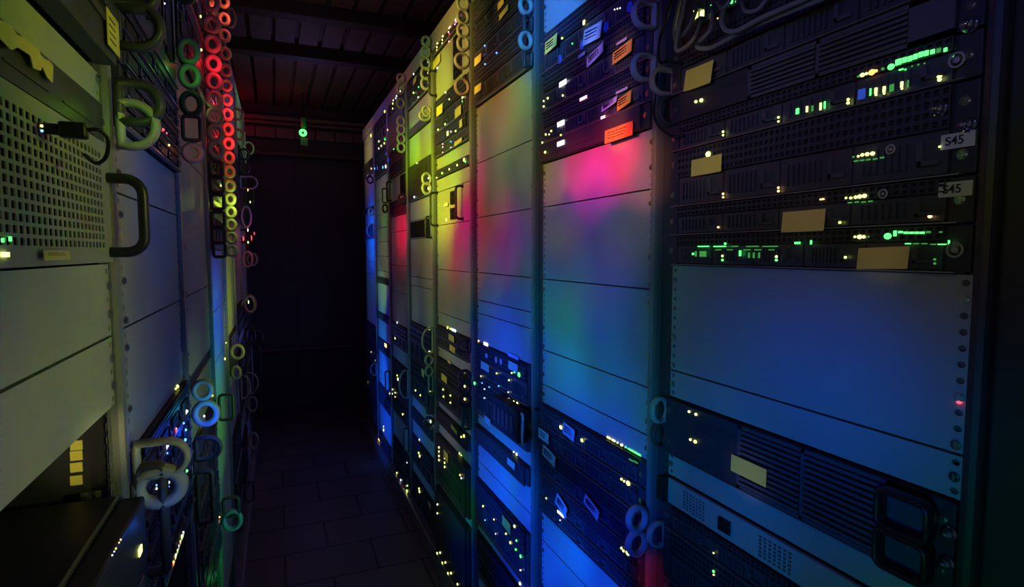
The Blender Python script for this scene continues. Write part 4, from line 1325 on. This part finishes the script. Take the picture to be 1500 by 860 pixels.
SPOTS = [
    ('R', 1030, 180, 0.3, (33, 43, 59)),
    ('R', 1150, 150, 0.3, (20, 27, 0)),
    ('R', 1300, 140, 0.3, (0, 23, 0)),
    ('R', 1400, 150, 0.3, (30, 28, 0)),
    ('R', 1030, 290, 0.45, (21, 0, 0)),
    ('R', 1400, 310, 0.3, (26, 0, 0)),
    ('R', 1100, 60, 0.45, (22, 0, 0)),
    ('R', 1250, 50, 0.3, (0, 0, 74)),
    ('R', 1400, 420, 0.3, (0, 16, 19)),
    ('R', 1000, 500, 0.3, (0, 25, 0)),
    ('R', 1100, 500, 0.3, (0, 21, 0)),
    ('R', 1050, 540, 0.3, (0, 7, 41)),
    ('R', 1150, 610, 0.3, (0, 0, 76)),
    ('R', 1380, 690, 0.3, (0, 0, 39)),
    ('R', 1020, 690, 0.3, (0, 18, 0)),
    ('R', 1020, 690, 0.45, (0, 0, 47)),
    ('R', 1300, 830, 0.45, (0, 46, 0)),
    ('R', 1010, 725, 0.3, (1, 29, 77)),
    ('R', 800, 18, 0.22, (38, 0, 79)),
    ('R', 800, 18, 0.32, (0, 125, 76)),
    ('R', 812, 10, 0.22, (0, 0, 216)),
    ('R', 850, 10, 0.45, (40, 0, 0)),
    ('R', 810, 262, 0.1, (117, 79, 0)),
    ('R', 810, 270, 0.22, (0, 53, 0)),
    ('R', 810, 270, 0.32, (0, 0, 38)),
    ('R', 850, 250, 0.13, (99, 0, 76)),
    ('R', 850, 242, 0.1, (194, 31, 0)),
    ('R', 900, 230, 0.13, (194, 0, 73)),
    ('R', 900, 222, 0.1, (194, 30, 0)),
    ('R', 948, 252, 0.1, (134, 70, 0)),
    ('R', 948, 260, 0.22, (0, 0, 54)),
    ('R', 820, 290, 0.13, (0, 0, 81)),
    ('R', 820, 282, 0.1, (0, 0, 19)),
    ('R', 820, 290, 0.22, (72, 0, 0)),
    ('R', 870, 285, 0.13, (0, 2, 84)),
    ('R', 870, 277, 0.1, (113, 0, 94)),
    ('R', 920, 275, 0.13, (0, 0, 28)),
    ('R', 920, 267, 0.1, (0, 0, 59)),
    ('R', 920, 275, 0.22, (47, 45, 0)),
    ('R', 930, 310, 0.32, (0, 0, 27)),
    ('R', 820, 370, 0.22, (0, 0, 44)),
    ('R', 870, 370, 0.22, (37, 32, 0)),
    ('R', 930, 370, 0.22, (0, 0, 32)),
    ('R', 930, 370, 0.32, (0, 18, 0)),
    ('R', 820, 405, 0.22, (7, 58, 0)),
    ('R', 870, 400, 0.22, (0, 0, 84)),
    ('R', 930, 405, 0.22, (0, 31, 0)),
    ('R', 900, 450, 0.22, (0, 0, 46)),
    ('R', 815, 500, 0.22, (0, 72, 27)),
    ('R', 860, 510, 0.22, (0, 53, 0)),
    ('R', 860, 510, 0.32, (0, 3, 85)),
    ('R', 920, 520, 0.22, (0, 28, 0)),
    ('R', 870, 560, 0.22, (0, 16, 88)),
    ('R', 930, 590, 0.22, (0, 32, 0)),
    ('R', 820, 580, 0.22, (0, 52, 142)),
    ('R', 820, 580, 0.32, (0, 38, 0)),
    ('R', 920, 650, 0.22, (0, 46, 67)),
    ('R', 820, 780, 0.22, (0, 76, 177)),
    ('R', 870, 830, 0.22, (0, 62, 214)),
    ('R', 830, 650, 0.22, (0, 0, 62)),
    ('R', 900, 700, 0.22, (0, 0, 134)),
    ('R', 710, 170, 0.32, (91, 0, 0)),
    ('R', 740, 150, 0.22, (92, 82, 11)),
    ('R', 770, 140, 0.22, (26, 35, 53)),
    ('R', 720, 220, 0.22, (0, 49, 60)),
    ('R', 765, 190, 0.22, (73, 65, 31)),
    ('R', 765, 190, 0.32, (0, 67, 0)),
    ('R', 720, 270, 0.22, (0, 47, 6)),
    ('R', 765, 250, 0.22, (32, 0, 0)),
    ('R', 720, 300, 0.22, (85, 27, 0)),
    ('R', 765, 300, 0.22, (29, 19, 61)),
    ('R', 735, 345, 0.22, (75, 0, 63)),
    ('R', 765, 340, 0.22, (41, 0, 0)),
    ('R', 765, 340, 0.32, (0, 33, 0)),
    ('R', 720, 380, 0.22, (47, 0, 0)),
    ('R', 710, 420, 0.22, (0, 54, 0)),
    ('R', 768, 430, 0.22, (0, 49, 0)),
    ('R', 768, 430, 0.32, (0, 0, 90)),
    ('R', 720, 455, 0.32, (0, 24, 71)),
    ('R', 720, 480, 0.22, (0, 0, 83)),
    ('R', 765, 500, 0.22, (0, 18, 120)),
    ('R', 760, 690, 0.22, (0, 72, 201)),
    ('R', 720, 700, 0.22, (0, 21, 210)),
    ('R', 720, 700, 0.32, (1, 74, 95)),
    ('R', 780, 850, 0.22, (0, 60, 0)),
    ('R', 780, 850, 0.32, (0, 24, 198)),
    ('R', 735, 60, 0.32, (65, 0, 0)),
    ('R', 735, 560, 0.32, (0, 65, 175)),
    ('R', 645, 130, 0.22, (156, 166, 37)),
    ('R', 645, 130, 0.65, (0, 23, 0)),
    ('R', 675, 100, 0.22, (0, 0, 29)),
    ('R', 675, 100, 0.45, (159, 104, 45)),
    ('R', 675, 100, 0.65, (0, 94, 0)),
    ('R', 650, 240, 0.22, (33, 0, 34)),
    ('R', 650, 240, 0.45, (0, 103, 0)),
    ('R', 680, 220, 0.22, (0, 130, 27)),
    ('R', 650, 273, 0.22, (0, 5, 29)),
    ('R', 650, 273, 0.32, (155, 188, 0)),
    ('R', 680, 265, 0.32, (145, 0, 64)),
    ('R', 648, 310, 0.22, (109, 4, 0)),
    ('R', 665, 300, 0.32, (69, 0, 0)),
    ('R', 648, 350, 0.22, (53, 106, 39)),
    ('R', 648, 350, 0.32, (41, 25, 0)),
    ('R', 665, 355, 0.22, (94, 0, 0)),
    ('R', 683, 355, 0.22, (0, 0, 76)),
    ('R', 683, 355, 0.32, (107, 0, 0)),
    ('R', 648, 385, 0.22, (0, 45, 36)),
    ('R', 648, 385, 0.32, (77, 0, 0)),
    ('R', 680, 385, 0.22, (0, 41, 22)),
    ('R', 680, 430, 0.22, (0, 41, 0)),
    ('R', 650, 450, 0.22, (0, 45, 8)),
    ('R', 680, 460, 0.22, (0, 21, 32)),
    ('R', 670, 520, 0.22, (0, 40, 55)),
    ('R', 670, 520, 0.32, (68, 6, 0)),
    ('R', 650, 512, 0.22, (57, 55, 0)),
    ('R', 650, 512, 0.65, (0, 53, 41)),
    ('R', 655, 633, 0.22, (64, 31, 54)),
    ('R', 660, 700, 0.32, (27, 56, 43)),
    ('R', 680, 730, 0.22, (0, 78, 0)),
    ('R', 655, 30, 0.22, (87, 61, 0)),
    ('R', 685, 800, 0.22, (0, 0, 102)),
    ('R', 685, 800, 0.65, (0, 30, 21)),
    ('R', 605, 185, 0.22, (55, 99, 57)),
    ('R', 625, 165, 0.22, (0, 43, 61)),
    ('R', 605, 230, 0.22, (109, 189, 0)),
    ('R', 625, 215, 0.22, (37, 143, 4)),
    ('R', 625, 215, 0.45, (159, 108, 0)),
    ('R', 605, 315, 0.22, (0, 51, 71)),
    ('R', 628, 300, 0.22, (40, 81, 70)),
    ('R', 628, 300, 0.45, (105, 98, 19)),
    ('R', 605, 370, 0.22, (40, 29, 38)),
    ('R', 630, 370, 0.22, (0, 0, 42)),
    ('R', 605, 440, 0.22, (46, 54, 48)),
    ('R', 605, 440, 0.65, (0, 0, 23)),
    ('R', 630, 440, 0.22, (54, 60, 26)),
    ('R', 615, 610, 0.65, (1, 48, 75)),
    ('R', 610, 620, 0.22, (0, 31, 116)),
    ('R', 615, 110, 0.22, (63, 0, 0)),
    ('R', 615, 110, 0.32, (0, 67, 36)),
    ('R', 590, 330, 0.22, (199, 1, 42)),
    ('R', 578, 330, 0.22, (63, 25, 30)),
    ('R', 590, 360, 0.22, (96, 0, 37)),
    ('R', 590, 360, 0.32, (0, 22, 0)),
    ('R', 578, 370, 0.22, (56, 10, 0)),
    ('R', 590, 390, 0.22, (33, 10, 0)),
    ('R', 585, 450, 0.22, (26, 34, 36)),
    ('R', 585, 515, 0.22, (0, 37, 61)),
    ('R', 588, 620, 0.65, (0, 22, 45)),
    ('R', 588, 270, 0.22, (62, 51, 0)),
    ('R', 588, 270, 0.32, (0, 0, 36)),
    ('R', 588, 150, 0.22, (0, 61, 0)),
    ('R', 588, 150, 0.45, (78, 19, 28)),
    ('R', 562, 280, 0.22, (62, 17, 0)),
    ('R', 562, 280, 0.45, (50, 70, 9)),
    ('R', 562, 305, 0.22, (18, 55, 26)),
    ('R', 562, 345, 0.22, (48, 62, 28)),
    ('R', 562, 390, 0.32, (73, 74, 37)),
    ('R', 562, 390, 0.65, (0, 0, 41)),
    ('R', 560, 430, 0.22, (69, 123, 70)),
    ('R', 565, 445, 0.22, (0, 0, 74)),
    ('R', 560, 485, 0.22, (0, 84, 141)),
    ('R', 562, 520, 0.22, (0, 33, 145)),
    ('R', 562, 520, 0.65, (0, 0, 74)),
    ('R', 562, 550, 0.22, (0, 76, 187)),
    ('R', 562, 550, 0.45, (0, 18, 0)),
    ('R', 565, 610, 0.22, (0, 31, 116)),
    ('R', 565, 610, 0.45, (0, 40, 175)),
    ('R', 565, 610, 0.65, (0, 34, 39)),
    ('R', 562, 220, 0.45, (0, 0, 80)),
    ('R', 540, 225, 0.22, (98, 99, 0)),
    ('R', 540, 225, 0.45, (82, 60, 60)),
    ('R', 545, 275, 0.22, (4, 0, 93)),
    ('R', 545, 325, 0.22, (0, 69, 148)),
    ('R', 545, 325, 0.32, (0, 34, 152)),
    ('R', 545, 360, 0.22, (0, 71, 142)),
    ('R', 545, 360, 0.32, (0, 0, 163)),
    ('R', 545, 390, 0.22, (0, 22, 63)),
    ('R', 545, 390, 0.65, (3, 46, 52)),
    ('R', 545, 440, 0.65, (0, 0, 71)),
    ('R', 542, 560, 0.22, (6, 2, 42)),
    ('L', 40, 40, 0.3, (31, 45, 0)),
    ('L', 130, 130, 0.3, (80, 79, 0)),
    ('L', 150, 230, 0.3, (0, 0, 35)),
    ('L', 30, 130, 0.45, (0, 46, 0)),
    ('L', 20, 420, 0.45, (39, 0, 0)),
    ('L', 80, 600, 0.3, (0, 0, 46)),
    ('L', 110, 670, 0.3, (74, 84, 0)),
    ('L', 190, 230, 0.3, (0, 0, 41)),
    ('L', 230, 250, 0.3, (0, 28, 70)),
    ('L', 185, 440, 0.3, (19, 0, 0)),
    ('L', 185, 540, 0.3, (43, 55, 0)),
    ('L', 200, 620, 0.3, (0, 0, 35)),
    ('L', 225, 600, 0.3, (0, 0, 46)),
    ('L', 285, 300, 0.3, (0, 14, 35)),
    ('L', 285, 480, 0.3, (0, 0, 28)),
    ('L', 285, 210, 0.3, (40, 25, 0)),
    ('L', 285, 620, 0.3, (57, 79, 21)),
    ('L', 318, 440, 0.3, (0, 0, 136)),
    ('L', 318, 500, 0.3, (0, 68, 131)),
    ('L', 318, 500, 0.45, (2, 55, 0)),
    ('L', 320, 610, 0.3, (44, 103, 0)),
    ('L', 320, 660, 0.3, (18, 49, 0)),
    ('L', 315, 720, 0.3, (0, 0, 63)),
    ('L', 315, 720, 0.65, (5, 38, 0)),
    ('L', 312, 800, 0.3, (0, 72, 30)),
    ('L', 336, 420, 0.3, (76, 93, 22)),
    ('L', 335, 480, 0.3, (97, 105, 0)),
    ('L', 350, 180, 0.65, (42, 82, 1)),
    ('L', 348, 300, 0.45, (6, 32, 73)),
]
for s in SPOTS:
    spot(*s)
for px, py, rad, rgb in ((1029, 113, .07, (58, 52, 34)), (1038, 243, .07, (62, 58, 38)), (1182, 324, .06, (46, 42, 32)), (1295, 374, .045, (46, 42, 30)), (1100, 688, .06, (58, 54, 40)),
                         (909, 193, .055, (140, 100, 50)), (919, 148, .055, (130, 95, 60)), (916, 77, .06, (130, 100, 70)), (811, 65, .05, (110, 120, 60)), (872, 50, .06, (70, 105, 160)), (897, 153, .05, (110, 60, 110)), (876, 81, .05, (90, 80, 110)),
                         (702, 90, .06, (100, 95, 50)), (702, 130, .06, (100, 95, 50)), (738, 12, .07, (100, 90, 40))):
    spot('R', px, py, rad, rgb)  # added narrow spots that brighten the paper notes
spot('R', 959, 850, .07, (120, 12, 50))
spot('R', 880, 100, .30, (5, 35, 120))
spot('R', 1170, 548, .20, (0, 8, 62))
spot('R', 1275, 575, .18, (0, 8, 55))


def aim(pos, tgt, rad, rgb):
    d = Vector(tgt) - Vector(pos)
    L = bpy.data.lights.new('added_spot', 'SPOT')
    c = lin(rgb)
    L.color = [v / max(c) for v in c]
    L.energy = max(c) / .43 * 4 * PI * PI * d.length_squared
    L.spot_size = 2 * math.atan(rad / d.length)
    L.spot_blend = 1
    L.shadow_soft_size = 0
    o = bpy.data.objects.new('added_spot', L)
    C.objects.link(o)
    o.location = pos
    o.rotation_euler = d.to_track_quat('-Z', 'Y').to_euler()


aim((.05, .25, 1.42), (-.232, .875, 1.27), .065, (110, 105, 70))  # added spot, no fixture, brightening the yellow strips in the bay


def glow(row, k, px, py, out, rgb, e):
    """added unseen point light that colours the rings beside a post"""
    Y = RACKS[(row, k)]['y0'] + (W + .014 if row == 'L' else -.01)
    X, Yr, Z = ray(px, py)
    t = Y / Yr
    point(((-DL + out) if row == 'L' else DR - out, Y - .05, H + Z * t), rgb, e)


glow('L', 2, 318, 100, .06, (255, 30, 45), .22)
glow('L', 3, 330, 160, .07, (255, 40, 45), .45)
glow('L', 3, 330, 210, .07, (255, 30, 35), .55)
glow('L', 3, 330, 20, .08, (255, 90, 60), .35)
glow('L', 3, 332, 300, .07, (160, 190, 50), .25)
glow('L', 1, 268, 112, .055, (90, 220, 60), .02)
glow('L', 1, 268, 228, .055, (255, 140, 50), .015)
glow('L', 0, 176, 180, .045, (130, 230, 40), .010)
glow('L', 1, 272, 622, .06, (20, 70, 255), .14)
glow('L', 1, 270, 590, .06, (20, 140, 170), .03)
glow('L', 0, 225, 742, .06, (30, 110, 255), .02)
glow('L', 2, 310, 835, .08, (60, 200, 90), .06)
glow('L', 5, 366, 349, .16, (255, 20, 40), .25)
# added unseen red points that tint the end wall and ceiling
point((-.30, 5.45, 2.66), (255, 30, 50), .28)
point((.1, 5.2, 2.60), (255, 40, 60), .2)
point((.35, 4.3, 2.35), (220, 60, 80), .38)
point((lx, y4 - .08, lz - .045), (40, 255, 90), .06)
# added unseen fill points, a faint bluish lift through the hall
for yy, e in ((-.6, .5), (1.2, .35), (2.6, .35), (4.2, .9)):
    point((.22, yy, 2.5), (80, 85, 150), e, 0)
point((.25, .2, .5), (70, 75, 160), .3, 0)
point((.22, 4.6, .9), (75, 70, 150), .6, 0)
point((.22, 2.6, .7), (70, 75, 170), .3, 0)

w = bpy.data.worlds.new('hall')
bpy.context.scene.world = w
w.use_nodes = True
bg = w.node_tree.nodes['Background']
bg.inputs['Color'].default_value = (.30, .32, .60, 1)
bg.inputs['Strength'].default_value = .045

sc = bpy.context.scene
sc.view_settings.view_transform = 'Standard'
sc.view_settings.look = 'None'
sc.view_settings.exposure = 0
sc.view_settings.gamma = 1
sc.view_settings.use_curve_mapping = False
sc.cycles.max_bounces = 4
sc.cycles.diffuse_bounces = 2
sc.cycles.glossy_bounces = 2
sc.cycles.sample_clamp_indirect = .6
sc.cycles.caustics_reflective = False
sc.cycles.caustics_refractive = False
sc.cycles.use_denoising = True
